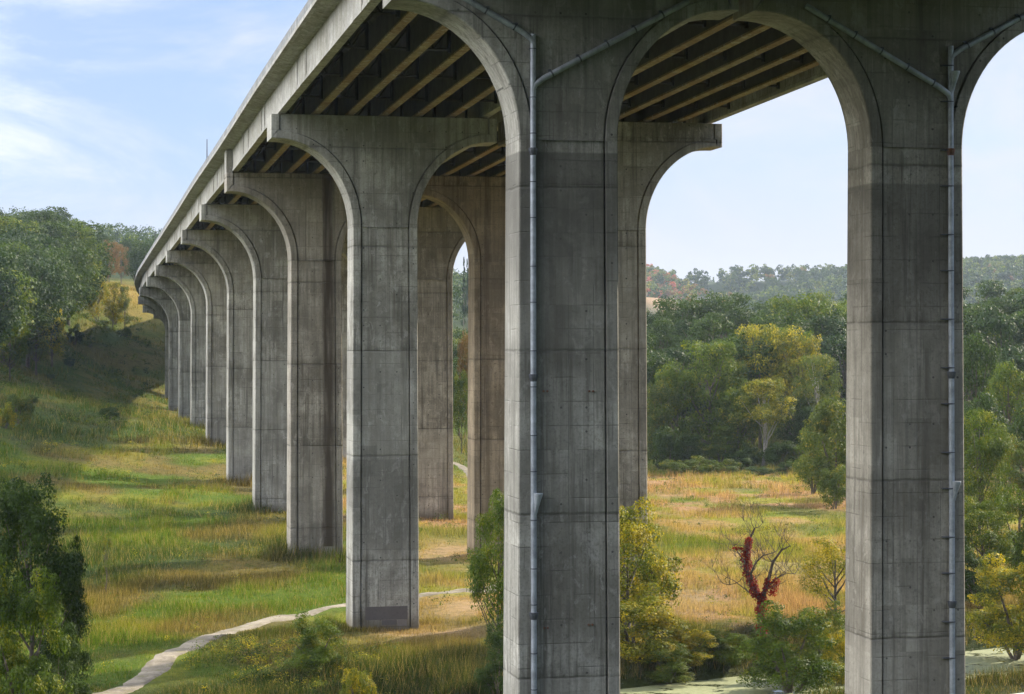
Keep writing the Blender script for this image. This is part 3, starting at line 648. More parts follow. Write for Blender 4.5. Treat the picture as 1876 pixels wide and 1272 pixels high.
# decks
def deck(side):
    off = GAP * side
    fr = []
    n = len(AXS)
    for i, p in enumerate(AXS):
        a, b = AXS[max(i - 1, 0)], AXS[min(i + 1, n - 1)]; t = Vector((b.x - a.x, b.y - a.y)).normalized(); r = (t.y, -t.x)
        fr.append(((p.x + r[0] * off, p.y + r[1] * off, p.z), r, (t.x, t.y)))
    f2 = [(a, b) for a, b, c in fr]
    root = empty('viaduct_deck', fr[14 * 3][0], 0.0)
    root.location = (0, 0, 0)
    G0 = 0.13
    for k in range(7):
        s = -8.1 + 2.7 * k; mb = MB()
        if k in (0, 6):
            mb.sweep(f2, [(s - 0.3, G0), (s + 0.3, G0), (s + 0.3, G0 + 0.3), (s + 0.22, G0 + 0.4), (s + 0.22, G0 + 2.25), (s - 0.26, G0 + 2.25), (s - 0.26, G0 + 0.32), (s - 0.3, G0 + 0.28)])
        else:
            mb.sweep(f2, [(s - 0.1, G0 + 0.16), (s + 0.1, G0 + 0.16), (s + 0.1, G0 + 0.4), (s + 0.1, G0 + 1.95), (s + 0.28, G0 + 2.1), (s + 0.28, G0 + 2.25), (s - 0.28, G0 + 2.25), (s - 0.28, G0 + 2.1), (s - 0.1, G0 + 1.95), (s - 0.1, G0 + 0.4)])
        gd = mb.build('girder', M['conc_deck'] if k in (0, 6) else M['web_shade'], root)
        if k not in (0, 6):
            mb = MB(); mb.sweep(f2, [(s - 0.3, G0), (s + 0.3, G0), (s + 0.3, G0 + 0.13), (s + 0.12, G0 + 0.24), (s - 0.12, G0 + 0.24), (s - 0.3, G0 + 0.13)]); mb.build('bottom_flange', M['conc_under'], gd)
    mb = MB(); mb.sweep(f2, [(-9.4, G0 + 2.4), (-8.9, G0 + 2.252), (8.9, G0 + 2.252), (9.4, G0 + 2.4), (9.4, G0 + 2.52), (-9.4, G0 + 2.52)]); mb.build('deck_slab', M['conc_deck'] if False else M['slab_shade'], root)
    for sg in (-1, 1):
        mb = MB(); S = lambda l: [(sg * a, G0 + z) for a, z in (l if sg > 0 else l[::-1])]
        for j in range(0, n - 1, 4):
            seg = f2[j:j + 5]
            o0, r0 = seg[0]; t0 = fr[j][2]; seg = [((o0[0] + t0[0] * 0.03, o0[1] + t0[1] * 0.03, o0[2]), r0)] + seg[1:]
            mb.sweep(seg, S([(9.60, 2.66), (9.56, 3.42), (9.30, 3.42), (9.2, 2.522), (9.40, 2.522), (9.40, 2.66)]))
        mb.build('barrier', M['barrier'], root)
        mb = MB(); mb.sweep(f2, S([(9.72, 2.36), (9.72, 2.62), (9.62, 2.655), (9.402, 2.655), (9.402, 2.36)])); mb.build('deck_edge', M['conc_deck'], root)
    # soffit of the overhang is concrete like the fascia
    mb = MB(); mb.sweep(f2, [(-9.40, G0 + 2.37), (-8.38, G0 + 2.20), (-8.38, G0 + 2.248), (-8.9, G0 + 2.249), (-9.40, G0 + 2.39)]); mb.build('overhang_soffit', M['conc_deck'], root)
    # cross frames
    for i in range(2, len(AX) - 2):
        if i < 3: continue
        A, B = AX[i], AX[i + 1]; L = math.hypot(B[0] - A[0], B[1] - A[1]); m = 4 if L > 52 else 3
        for q in range(m + 1):
            u = (q + 0.5) / (m + 1); idx = i * 14 + u * 14; a = int(idx); f = idx - a
            o = Vector(fr[a][0]).lerp(Vector(fr[min(a + 1, n - 1)][0]), f); r = Vector(fr[a][1]); t = Vector(fr[a][2]); mb = MB()
            for k in range(6):
                s0, s1 = -8.1 + 2.7 * k + 0.3, -8.1 + 2.7 * (k + 1) - 0.3
                P = lambda s, z: (o.x + r.x * s, o.y + r.y * s, o.z + G0 + z)
                mb.tube([P(s0, 0.55), P(s1, 0.55)], 0.075, 4); mb.tube([P(s0, 1.95), P(s1, 1.95)], 0.075, 4)
                mb.tube([P(s0 + 0.1, 1.9), P((s0 + s1) / 2, 0.6)], 0.055, 4); mb.tube([P(s1 - 0.1, 1.9), P((s0 + s1) / 2, 0.6)], 0.055, 4)
                for ss in (s0 + 0.05, s1 - 0.05): mb.tube([P(ss, 0.35), P(ss, 2.15)], 0.13, 4)
            mb.build('cross_frame', M['steel'], root)
    if side == 0:
        # proud end blocks of the drop-in spans on the outer girder
        for i in range(3, len(AX) - 3):
            t = tangent(i); r = Vector((t.y, -t.x)); A = Vector(AX[i])
            for dist, ln in ((-17.0, 1.8), (-12.6, 0.5), (12.6, 0.5), (17.0, 1.8)):
                if i > 12 : continue
                j = min(range(len(AXS)), key=lambda q: abs((AXS[q] - A).xy.dot(t) - dist) + (0 if abs((AXS[q] - A).length) < 60 else 1e3))
                c = A + Vector((t.x, t.y, 0)) * dist; c.z = AXS[j].z
                # keep it on the curved line
                c2 = c + Vector((r.x, r.y, 0)) * ((AXS[j] - c).xy.dot(r)); mb = MB()
                vs = []
                for z in (0.0, 2.18):
                    for (a, b) in ((-8.42, -ln), (-8.33, -ln), (-8.33, ln), (-8.42, ln)):
                        vs.append((c2.x + r.x * a + t.x * b, c2.y + r.y * a + t.y * b, c2.z + G0 + z + 0.004))
                mb.add(vs, [(0, 3, 2, 1), (4, 5, 6, 7), (0, 1, 5, 4), (1, 2, 6, 5), (2, 3, 7, 6), (3, 0, 4, 7)])
                mb.build('end_block', M['conc_deck'], root)
    tag(root, ['curving concrete viaduct deck on the left row of piers, outer girder lit by the sky', 'concrete viaduct deck carried by the right row of piers, its underside against the sky'][side], 'bridge deck', 'twin decks of the viaduct')
    return fr
FR0 = deck(0); deck(1)

# drainpipes on the two closest piers
def loc_a(side, px, py):
    P = PIERS[(1, side)]; x0, y0 = P.location.x, P.location.y; a = P.rotation_euler.z; c, s = math.cos(a), math.sin(a)
    fy = -half_t(-9) - 0.18; x0 -= fy * s * 1; y0 += fy * c; x0 = P.location.x - s * fy; y0 = P.location.y + c * fy
    k = (px - 938) / F; sl_ = (k * y0 - x0) / (c - k * s); Y = y0 + sl_ * s
    return sl_, (636 - py) / F * Y - P.location.z
def drain(side, vx, top_y, diags, joints, funnels):
    P = PIERS[(1, side)]
    s0, zt = loc_a(side, vx, top_y); _, zb = loc_a(side, vx, 1420)
    zb = -43.0
    yy = lambda z: -(half_t(z)) - 0.06
    zs = np.linspace(zt, zb, 16)
    mb = MB(); mb.tube([(s0, yy(z), z) for z in zs], 0.15, 14)
    for (x1, y1, x2, y2) in diags:
        a = loc_a(side, x1, y1); b = loc_a(side, x2, y2); k = Vector((b[0] - a[0], b[1] - a[1])); k = k / k.length
        e = (a[0] + k[0] * 0.45, a[1] + k[1] * 0.45)
        mb.tube([(s0, yy(a[1]), a[1] - 0.35), (a[0] * 0.6 + s0 * 0.4, yy(a[1]) - 0.02, a[1] - 0.12), (e[0], yy(0), e[1]), (b[0], yy(0), b[1])], 0.15, 14)
    pipe = mb.build('drainpipe', M['zinc'], P, smooth=True); smooth_by_angle(pipe, 0.9)
    for py in np.arange(top_y + 32, 1330, 78):
        cl = MB()
        _, z = loc_a(side, vx, py + (py * 37 % 23) - 10)
        cl.tube([(s0, yy(z), z - 0.025), (s0, yy(z), z + 0.025)], 0.170, 12)
        cl.box(s0 - 0.46 if side else s0 - 0.19, s0 - 0.16 if side else s0 + 0.21, -(half_t(z)) + 0.02 if not side else -(half_t(z)) - 0.02, -(half_t(z)) + REC, z - 0.03, z + 0.03)
        if side: cl.tube([(s0 - 0.5, -half_t(z) + REC + 0.02, z), (s0 - 0.5, -half_t(z) - 0.1, z), (s0, yy(z) - 0.15, z)], 0.035, 6)
        cl.build('pipe_clamp', M['clamp'], pipe)
    for (x1, y1, x2, y2) in diags:
        a = Vector(loc_a(side, x1, y1)); b = Vector(loc_a(side, x2, y2)); L = (b - a).length; k = (b - a) / L
        for d in np.arange(0.9, L, 1.65):
            c = a + k * d; cl = MB()
            cl.tube([(c.x - k.x * 0.04, yy(0), c.y - k.y * 0.04), (c.x + k.x * 0.04, yy(0), c.y + k.y * 0.04)], 0.172, 12)
            nrm = Vector((-k.y, k.x)) * (1 if k.x < 0 else 1)
            if nrm.y < 0: nrm = -nrm
            cl.box(c.x + nrm.x * 0.2 - 0.07, c.x + nrm.x * 0.2 + 0.07, yy(0), -half_t(0) + REC + 0.05, c.y + nrm.y * 0.2 - 0.05, c.y + nrm.y * 0.2 + 0.06)
            cl.build('pipe_clamp', M['clamp'], pipe)
    for py, m_ in joints:
        _, z = loc_a(side, vx, py); j = MB()
        j.tube([(s0, yy(z), z + 0.12), (s0, yy(z), z + 0.10), (s0, yy(z), z - 0.05), (s0, yy(z), z - 0.25)], [0.20, 0.24, 0.22, 0.165], 12)
        j.build('pipe_joint', M[m_], pipe)
    for py in funnels:
        _, z = loc_a(side, vx, py); j = MB()
        j.tube([(s0 + 0.02, yy(z) - 0.02, z - 1.15), (s0 + 0.13, yy(z) - 0.10, z - 0.6), (s0 + 0.2, yy(z) - 0.16, z), (s0 + 0.2, yy(z) - 0.16, z + 0.04)], [0.10, 0.13, 0.24, 0.24], 14)
        j.build('inlet_funnel', M['zinc'], pipe, smooth=False)
drain(0, 977.5, 62, [(972, 66, 845, -8), (984, 150, 1262, 2)], [(275, 'clamp'), (690, 'clamp'), (1126, 'clamp')], [905])
drain(1, 1743.5, 84, [(1737, 168, 1478, 10), (1748, 97, 1890, 22)], [(276, 'rust'), (685, 'clamp'), (1105, 'clamp')], [132, 883])
# rust streaked anchor bolts on the closest pier
P = PIERS[(1, 0)]
for (bx, by) in ((997, 717), (1004, 717), (1081, 717), (1088, 717), (998, 1151), (1004, 1151), (1079, 1145), (1086, 1145)):
    s_, z_ = loc_a(0, bx, by); mb = MB(); yb = -(half_t(z_) - REC); mb.tube([(s_, yb + 0.05, z_), (s_, yb - 0.07, z_)], 0.055, 8); mb.build('anchor_bolt', M['rust'], P)

# marker posts on the parapet
for (Yp, hh) in ((238, 2.3), (374, 1.9), (520, 2.0)):
    i = min(range(len(FR0)), key=lambda q: abs(FR0[q][0][1] - Yp)); o, r, t = FR0[i]
    mb = MB(); x, y, z = o[0] - r[0] * 9.42, o[1] - r[1] * 9.42, o[2] + 3.54
    mb.tube([(x, y, z), (x, y, z + hh)], [0.07, 0.045], 8); mb.tube([(x, y, z), (x, y, z + 0.08)], 0.16, 8)
    tag(mb.build('marker_post', M['clamp']), {238: 'tallest thin grey post standing on the deck parapet above the stained pier', 374: 'thin grey post on the parapet where the deck meets the wooded skyline', 520: 'small far post on the parapet near the end of the curve'}[Yp], 'post', 'thin posts on the bridge parapet')

# ---------------------------------------------------------------- vegetation
def leaf_cards(g, lobes, n, size, inner=0.22, aspect=0.62):
    c = np.array([l[0] for l in lobes]); r = np.array([l[1] for l in lobes]); w = (r[:, 0] * r[:, 1] + r[:, 0] * r[:, 2]); w = w / w.sum()
    k = g.choice(len(lobes), n, p=w); d = g.normal(size=(n, 3)); d /= np.linalg.norm(d, axis=1)[:, None]
    d[:, 2] = np.where(g.random(n) < 0.35, np.abs(d[:, 2]), d[:, 2])
    rad = np.where(g.random(n) < inner, g.random(n) ** 0.5 * 0.8, 0.78 + 0.30 * g.random(n) ** 1.5)
    pos = c[k] + d * r[k] * rad[:, None]
    nrm = d * 0.9 + g.normal(size=(n, 3)) * 0.45 + np.array((0, 0, 0.35)); nrm /= np.linalg.norm(nrm, axis=1)[:, None]
    u = np.cross(nrm, g.normal(size=(n, 3))); u /= np.linalg.norm(u, axis=1)[:, None]; v = np.cross(nrm, u)
    s = (size * (0.6 + 0.8 * g.random(n)))[:, None] * 0.5
    vs = np.stack([pos - u * s, pos - v * s * aspect + u * s * 0.15, pos + u * s, pos + v * s * aspect + u * s * 0.15], 1)
    return vs.reshape(-1, 3)

def tree_proto(name, h, r, n, size, style='round', seed=0, lobes_n=26, bark='bark', trunk=True, lean=0.0):
    g = np.random.default_rng(seed); lobes = []
    for i in range(lobes_n):
        a = g.random() * 6.283; 
        if style == 'round':
            zf = 0.30 + 0.66 * g.random(); env = math.sqrt(max(0.05, 1 - ((zf - 0.56) / 0.5) ** 2)); rr = r * env * (0.45 + 0.42 * g.random()); lr = r * (0.20 + 0.20 * g.random())
        elif style == 'tall':
            zf = 0.22 + 0.74 * g.random(); env = math.sqrt(max(0.04, 1 - ((zf - 0.55) / 0.52) ** 2)); rr = r * env * (0.35 + 0.5 * g.random()); lr = r * (0.24 + 0.2 * g.random())
        elif style == 'umbrella':
            zf = 0.50 + 0.46 * g.random(); env = math.sqrt(max(0.04, 1 - ((zf - 0.60) / 0.42) ** 2)); rr = r * env * (0.3 + 0.6 * g.random()); lr = r * (0.15 + 0.14 * g.random())
        elif style == 'cone':
            zf = 0.10 + 0.86 * g.random(); env = (1.02 - zf); rr = r * env * (0.5 + 0.5 * g.random()); lr = r * (0.12 + 0.22 * env)
        else:  # shrub down to the ground
            zf = 0.08 + 0.84 * g.random(); env = math.sqrt(max(0.05, 1 - (zf / 1.02) ** 2)); rr = r * env * (0.35 + 0.55 * g.random()); lr = r * (0.18 + 0.18 * g.random())
        lz = lr * (0.62 + 0.3 * g.random())
        lobes.append(((math.cos(a) * rr + lean * zf * h, math.sin(a) * rr, zf * (h - lz * 1.05) + 0.02 * h), (lr, lr, lz)))
    # stray sprays
    for i in range(lobes_n):
        c, q = lobes[i]; a = g.normal(size=3); a /= np.linalg.norm(a); a[2] = abs(a[2]) * 0.8
        s = 0.28 + 0.2 * g.random(); lobes.append(((c[0] + a[0] * q[0] * 1.0, c[1] + a[1] * q[1] * 1.0, c[2] + a[2] * q[2] * 1.05), (q[0] * s, q[1] * s, q[2] * s)))
    crown = np_mesh(name + '_crown', leaf_cards(g, lobes, n, size), 4, None)
    crown.materials.append(None)
    tb = MB(); th = h * (0.72 if style != 'shrub' else 0.5); tr = h * (0.017 if style != 'shrub' else 0.012)
    if style == 'shrub':
        for i in range(7):
            c, q = lobes[i]; tb.tube([(g.normal() * 0.15, g.normal() * 0.15, -0.4), (c[0] * 0.5, c[1] * 0.5, c[2] * 0.6), c], [tr * 1.3, tr, tr * 0.3], 5, False)
    else:
        pts = [(g.normal() * 0.01 * h * k + lean * h * k * 0.7, g.normal() * 0.01 * h * k, -0.6 + (th + 0.6) * k) for k in np.linspace(0, 1, 6)]
        tb.tube(pts, [tr * (0.62 if style == 'umbrella' else 1) * q for q in (1.35, 1.0, 0.85, 0.65, 0.45, 0.2)], 7, False)
        if style == 'umbrella':
            tr *= 0.62
            for q in (1, 2, 3):
                c = lobes[q][0]; tb.tube([(0.25 * q - 0.5, 0.2 * q, -0.6), (c[0] * 0.25 + 0.2 * q, c[1] * 0.2, h * 0.35), (c[0] * 0.8, c[1] * 0.8, c[2])], [tr * 0.9, tr * 0.7, tr * 0.2], 6, False)
        for i in range(min(14, lobes_n)):
            c, q = lobes[i]; k = min(0.85, max(0.25, (c[2] / h - 0.18) / 0.9)); b = Vector(pts[0]).lerp(Vector(pts[-1]), k)
            mid = b.lerp(Vector(c), 0.5) + Vector((0, 0, -0.03 * h)); tb.tube([b, mid, c], [tr * 0.5, tr * 0.33, tr * 0.12], 5, False)
    tm = tb.mesh(name + '_trunk', None, True); tm.materials.append(None)
    return dict(crown=crown, trunk=tm, h=h, r=r)

PR = {
    'far1': tree_proto('far1', 20, 6.6, 9000, 0.45, 'round', 1), 'far2': tree_proto('far2', 21, 5.4, 8500, 0.43, 'tall', 2, 38), 'far3': tree_proto('far3', 18, 7.2, 9500, 0.45, 'round', 3, 48),
    'far4': tree_proto('far4', 23, 5.8, 9000, 0.43, 'tall', 14, 44),
    'mid1': tree_proto('mid1', 17, 5.4, 11000, 0.34, 'tall', 4, 34), 'mid2': tree_proto('mid2', 15, 5.8, 11000, 0.34, 'round', 5, 34), 'umb': tree_proto('umb', 16, 6.0, 8000, 0.34, 'umbrella', 6, 40),
    'cone': tree_proto('cone', 20, 3.6, 5000, 0.5, 'cone', 7, 46),
    'shrub1': tree_proto('shrub1', 4, 2.8, 5200, 0.22, 'shrub', 8, 22), 'shrub2': tree_proto('shrub2', 5, 3.0, 6500, 0.22, 'shrub', 9, 26),
    'near1': tree_proto('near1', 12, 4.6, 26000, 0.20, 'round', 10, 44), 'near2': tree_proto('near2', 10, 4.0, 22000, 0.19, 'shrub', 11, 44), 'near3': tree_proto('near3', 12, 4.2, 24000, 0.20, 'tall', 12, 46),
    'near4': tree_proto('near4', 11, 4.0, 9500, 0.19, 'round', 13, 30),
    'mid3': tree_proto('mid3', 16, 6.4, 17000, 0.34, 'shrub', 21, 60),
    'sap': tree_proto('sap', 5, 1.3, 1500, 0.14, 'tall', 15, 16),
}
def tree(name, proto, x, y, z, h, r, mat, bark='bark', label=None, cat='tree', group=None, rz=None, kind=None):
    p = PR[proto]; o = empty(name, (x, y, z), random.random() * 6.28 if rz is None else rz)
    o.scale = (r / p['r'], r / p['r'], h / p['h'])
    for nm, me, mt_ in (('trunk' if 'shrub' not in name and 'bush' not in name else 'stem', p['trunk'], M[bark]), ('crown' if 'shrub' not in name and 'bush' not in name else 'foliage', p['crown'], M[mat])):
        c = obj_from(nm, me, o); c.material_slots[0].link = 'OBJECT'; c.material_slots[0].material = mt_
    return tag(o, label, cat, group)
def at_px(px, top_y, Y, w_px, proto, mat, label, name='broadleaf_tree', cat='tree', bark='bark', group=None, base=None, rz=None):
    X = (px - 938) * Y / F; z = h1(X, Y) if base is None else base; zt = (636 - top_y) / F * Y
    return tree(name, proto, X, Y, z, zt - z, w_px * Y / F / 2, mat, bark, label, cat, group, rz)

def ray_Y(px, py, y0=125.0, y1=900.0):
    Y = y0
    while Y < y1:
        if (636 - py) / F * Y < h1((px - 938) * Y / F, Y): return Y
        Y *= 1.006
    return y1
def at_foot(px, foot, top, w_px, *a, **k):
    Y = ray_Y(px, foot); return at_px(px, top, Y, w_px, *a, **k)
# --- named trees of the right hand field
G1 = 'trees along the edge of the straw field'; G2 = 'bushes on the canal bank'
at_px(1400, 688, 392, 128, 'umb', 'leaf_gold', 'golden umbrella-crowned tree on slim pale trunks at the field edge', bark='pale_bark', group=G1, rz=1.0)
at_px(1300, 612, 400, 120, 'mid1', 'leaf_green', 'tall mid-green tree left of the golden umbrella-crowned tree', group=G1)
at_px(1242, 655, 396, 110, 'mid2', 'leaf_green', 'rounded green tree beside the pale pier at the field edge', group=G1)
at_px(1212, 690, 392, 80, 'mid2', 'leaf_olive', 'low olive tree close against the pale pier, field edge', group=G1)
at_px(1392, 582, 415, 110, 'mid1', 'leaf_gold', 'tall tree with yellow-topped crown above the umbrella-crowned tree, left one of two', group=G1)
at_px(1462, 588, 412, 120, 'mid2', 'leaf_gold', 'broad yellow-topped tree, right one of two above the umbrella-crowned tree', group=G1)
at_px(1500, 640, 402, 90, 'mid1', 'leaf_olive', 'olive tree with a tall pale trunk right of the golden umbrella-crowned tree', bark='pale_bark', group=G1)
at_px(1352, 700, 396, 90, 'mid2', 'leaf_green', 'green tree behind the left half of the golden umbrella-crowned tree', group=G1)
at_px(1455, 720, 404, 90, 'mid1', 'leaf_dark', 'dark tree in the shade behind the golden umbrella-crowned tree', group=G1)
at_px(1532, 712, 300, 150, 'mid3', 'leaf_olive', 'bushy olive and yellow tree standing out in the field beside the mottled pier', group=G1)
at_px(1300, 560, 455, 130, 'far1', 'leaf_dark', 'dark rounded tree on the skyline above the left of the field', group=G1)
at_px(1460, 530, 470, 130, 'far3', 'leaf_green', 'broad light-topped tree on the skyline above the yellow trees', group=G1)
for k, (px, ty, Y, w, mt_) in enumerate([(1222, 768, 385, 66, 'leaf_dark'), (1330, 838, 370, 60, 'leaf_olive'), (1392, 852, 362, 60, 'leaf_dark'), (1350, 822, 384, 60, 'leaf_dark'), (1450, 842, 364, 60, 'leaf_dark'), (1285, 832, 372, 70, 'leaf_olive'), (1235, 838, 362, 60, 'leaf_olive')]):
    at_px(px, ty, Y, w, 'shrub1' if k % 2 else 'shrub2', mt_, ['large dark shrub at the left end of the field edge', 'low olive shrub on the field edge under the tall green tree', 'dark low shrub in front of the umbrella-crowned tree trunk', 'dark shrub behind the low ones at the wood edge', 'grey-green shrub right of the umbrella-crowned tree trunk', 'wide olive shrub on the field edge, second from the pale pier', 'small olive shrub nearest the pale pier on the field edge'][k], 'wild_shrub', 'shrub', group='shrubs on the far edge of the field')
for k, (px, ty, Y, w, pr, mt_, lb) in enumerate([(1488, 772, 318, 74, 'mid3', 'leaf_green', 'fresh green bush at the left foot of the bushy olive and yellow tree'), (1530, 838, 288, 70, 'shrub2', 'leaf_olive', 'low olive bush tucked against the mottled pier in the field'), (1428, 800, 388, 70, 'shrub2', 'leaf_dark', 'tall dark shrub right of the umbrella-crowned tree trunk'),
        (1372, 806, 391, 50, 'shrub1', 'leaf_dark', 'narrow dark shrub left of the umbrella-crowned tree trunk'), (1262, 790, 388, 80, 'mid3', 'leaf_dark', 'dark leafy bush under the tall mid-green tree'), (1205, 745, 390, 70, 'mid3', 'leaf_olive', 'olive bush rising beside the pale pier at the wood edge'), (1322, 772, 393, 80, 'mid3', 'leaf_green', 'green undergrowth bush between the tall green and umbrella-crowned trees'),
        (1482, 735, 396, 80, 'mid3', 'leaf_dark', 'dark bush filling the wood behind the pale-trunked olive tree'), (1340, 640, 405, 90, 'mid3', 'leaf_green', 'dense green tree filling the gap left of the yellow-topped trees')]):
    at_px(px, ty, Y, w, pr, mt_, lb, 'wild_shrub', 'shrub', group='shrubs on the far edge of the field')
# canal bank
at_px(1150, 908, 163, 205, 'near1', 'leaf_yellow', 'large yellow-green tree leaning out from behind the closest pier', 'bank_tree', group=G2, base=-23.8, rz=0.3)
at_px(1160, 1060, 157, 210, 'near2', 'leaf_yellow', 'yellow bush at the water edge under the large yellow-green tree', 'bank_bush', 'bush', group=G2)
at_px(1262, 1138, 158, 120, 'near2', 'leaf_yellow', 'yellow bush on the bank between the large tree and the dead tree', 'bank_bush', 'bush', group=G2)
at_px(1330, 1148, 159, 120, 'near2', 'leaf_green', 'dark green bush on the bank left of the dead tree foot', 'bank_bush', 'bush', group=G2)
at_px(1447, 1085, 150, 190, 'near2', 'leaf_green', 'fresh green tree on the bank in front of the dead tree', 'bank_tree', group=G2, base=-24.4, rz=2.0)
at_px(1530, 978, 172, 135, 'near4', 'leaf_yellow', 'open yellow-leaved tree with arching branches beside the mottled pier', 'bank_tree', group=G2)
at_px(1510, 1090, 158, 150, 'near2', 'leaf_olive', 'olive bush behind the fresh green tree', 'bank_bush', 'bush', group=G2)
at_px(1392, 1155, 163, 60, 'near2', 'leaf_olive', 'small olive bush hiding the foot of the dead tree', 'bank_bush', 'bush', group=G2)
at_px(912, 888, 150, 118, 'near1', 'leaf_green', 'green tree peeping out left of the closest pier', 'bank_tree', group=G2, base=-22.5, rz=4.0)
at_px(915, 1115, 146, 90, 'near2', 'leaf_dark', 'dark bush low against the left face of the closest pier', 'bank_bush', 'bush', group=G2)
at_px(578, 1112, 147, 128, 'near2', 'leaf_green', 'green sapling tree standing in front of the clean grey pier foot', 'bank_tree', group=G2, base=-22.6, rz=1.1)
at_px(655, 1208, 140, 75, 'shrub2', 'leaf_yellow', 'small yellow bush at the bottom edge below the clean grey pier', 'bank_bush', 'bush', group=G2)
at_px(1225, 1172, 154, 110, 'near2', 'leaf_olive', 'low olive bush overhanging the duckweed below the yellow bush', 'bank_bush', 'bush', group=G2)
at_px(1535, 1130, 155, 90, 'near2', 'leaf_yellow', 'yellow-green bush low against the left side of the mottled pier', 'bank_bush', 'bush', group=G2)
# right edge
at_px(1862, 985, 166, 190, 'near2', 'leaf_yellow', 'yellow-leaved tree over the pond at the right edge', 'bank_tree', group=G2, base=-24.0, rz=5.0)
at_px(1800, 905, 196, 130, 'near1', 'leaf_green', 'green tree right of the mottled pier behind the yellow-leaved one', 'bank_tree', group=G2)
at_px(1872, 860, 205, 130, 'near2', 'leaf_green', 'bright green bush high on the right edge above the yellow-leaved tree', 'bank_bush', 'bush', group=G2)
at_px(1795, 735, 240, 110, 'near3', 'leaf_green', 'sunlit green tree hugging the right side of the mottled pier', group=G1)
at_px(1868, 790, 250, 110, 'near1', 'leaf_olive', 'olive and gold tree at the right edge, middle height', group=G1)
at_px(1792, 990, 186, 110, 'near2', 'leaf_dark', 'dark shaded bush beside the foot of the mottled pier', 'bank_bush', 'bush', group=G2)
at_px(1730, 960, 192, 130, 'near2', 'leaf_dark', 'dark bush mostly behind the mottled pier', 'bank_bush', 'bush', group=G2)
for px, ty, Y, w, mt_ in ((1790, 585, 330, 100, 'leaf_dark'), (1850, 640, 320, 100, 'leaf_green'), (1835, 545, 400, 130, 'leaf_blue'), (1780, 535, 420, 130, 'leaf_dark'), (1885, 540, 410, 130, 'leaf_dark'), (1700, 560, 400, 130, 'leaf_dark'), (1800, 700, 300, 90, 'leaf_dark'), (1880, 720, 290, 90, 'leaf_dark')):
    at_px(px, ty, Y, w, 'far1' if px % 2 else 'far4', mt_, 'dark tree in the tall stand at the right edge', group='tall dark trees right of the mottled pier')
# left foreground
G3 = 'dark trees in the lower left corner'
at_px(58, 862, 138, 200, 'near1', 'leaf_dark', 'dark tree rising highest in the lower left corner', group=G3, rz=0.7)
at_px(40, 985, 128, 190, 'near2', 'leaf_green', 'dense green bush filling the lower left corner', 'corner_bush', 'bush', group=G3)
at_px(118, 960, 140, 105, 'near2', 'leaf_dark', 'dark bush leaning right from the lower left trees', 'corner_bush', 'bush', group=G3)
at_px(105, 1110, 131, 120, 'near2', 'leaf_dark', 'low dark bush at the foot of the lower left trees', 'corner_bush', 'bush', group=G3)
at_px(195, 972, 187, 26, 'sap', 'leaf_olive', 'thin sapling alone in the left meadow', 'sapling', 'sapling')
G4 = 'shrubs dotted on the left meadow'
for k, (px, fy, ty, w, mt_, lb) in enumerate([(34, 778, 712, 62, 'leaf_olive', 'yellowish bush at the left edge of the meadow'), (10, 785, 733, 46, 'leaf_yellow', 'bright yellow-green bush cut by the left edge'), (200, 768, 742, 42, 'leaf_dark', 'round dark shrub in the middle of the far meadow'),
        (128, 674, 652, 28, 'leaf_blue', 'small round blue-green shrub on the slope'), (93, 698, 684, 18, 'leaf_dark', 'tiny dark shrub just below the wood edge'), (136, 632, 590, 42, 'leaf_blue', 'grey-green bush at the foot of the wooded slope'), (212, 598, 556, 34, 'leaf_yellow', 'light green young tree alone in front of the bright hedge'),
        (60, 742, 722, 30, 'leaf_dark', 'low dark shrub right of the yellowish bush at the left edge'), (165, 640, 620, 26, 'leaf_olive', 'small olive shrub high on the slope below the bright hedge'), (232, 618, 596, 20, 'leaf_green', 'small green shrub on the slope close to the last piers')]):
    at_foot(px, fy, ty, w, 'shrub1' if k % 2 else 'shrub2', mt_, lb, 'meadow_shrub', 'shrub', group=G4)

# --- woods of individually built trees
def wood(pts, protos, mats, group, label, hr=(18, 24), seed=3, name='woodland_tree'):
    g = random.Random(seed)
    for (x, y) in pts:
        pr = g.choice(protos); mt_ = g.choice(mats); h = g.uniform(*hr)
        if 0.078 < x / y < 0.100: h = min(h, (636 - 562) / F * y - h1(x, y))
        if h < 6: continue
        tree(name, pr, x, y, h1(x, y) - 0.3, h, PR[pr]['r'] * h / PR[pr]['h'] * g.uniform(0.9, 1.2), mt_, 'bark', label[mt_] if isinstance(label, dict) else label, 'tree', group)
def row(p0, p1, n, depth, g): 
    return [(p0[0] + (p1[0] - p0[0]) * (k + 0.5) / n + g.uniform(-2, 2), p0[1] + (p1[1] - p0[1]) * (k + 0.5) / n + g.uniform(-depth, depth)) for k in range(n)]
g = random.Random(8)
LW = {'leaf_dark': 'dark green tree packed in the wood on the left hillside', 'leaf_blue': 'deep green tree packed in the wood on the left hillside', 'leaf_green': 'fresh green tree packed in the wood on the left hillside', 'leaf_olive': 'olive tree packed in the wood on the left hillside'}
left = row((-103, 420), (-111, 520), 9, 1.5, g) + row((-110, 440), (-120, 560), 10, 2, g) + row((-119, 480), (-130, 605), 10, 3, g) + row((-130, 520), (-143, 620), 9, 3, g) + row((-112, 522), (-122, 600), 7, 1.5, g) + row((-125, 600), (-137, 660), 6, 3, g) + row((-140, 640), (-160, 720), 7, 4, g) + row((-101, 398), (-104, 418), 3, 1, g)
wood(left, ['far1', 'far2', 'far3', 'far4'], ['leaf_dark', 'leaf_blue', 'leaf_dark', 'leaf_green', 'leaf_blue'], 'trees of the wood on the left hillside', LW, (20, 26), 4)
at_px(95, 556, 470, 52, 'far2', 'leaf_yellow', 'yellow-green tree at the front of the left wood', group='trees of the wood on the left hillside')
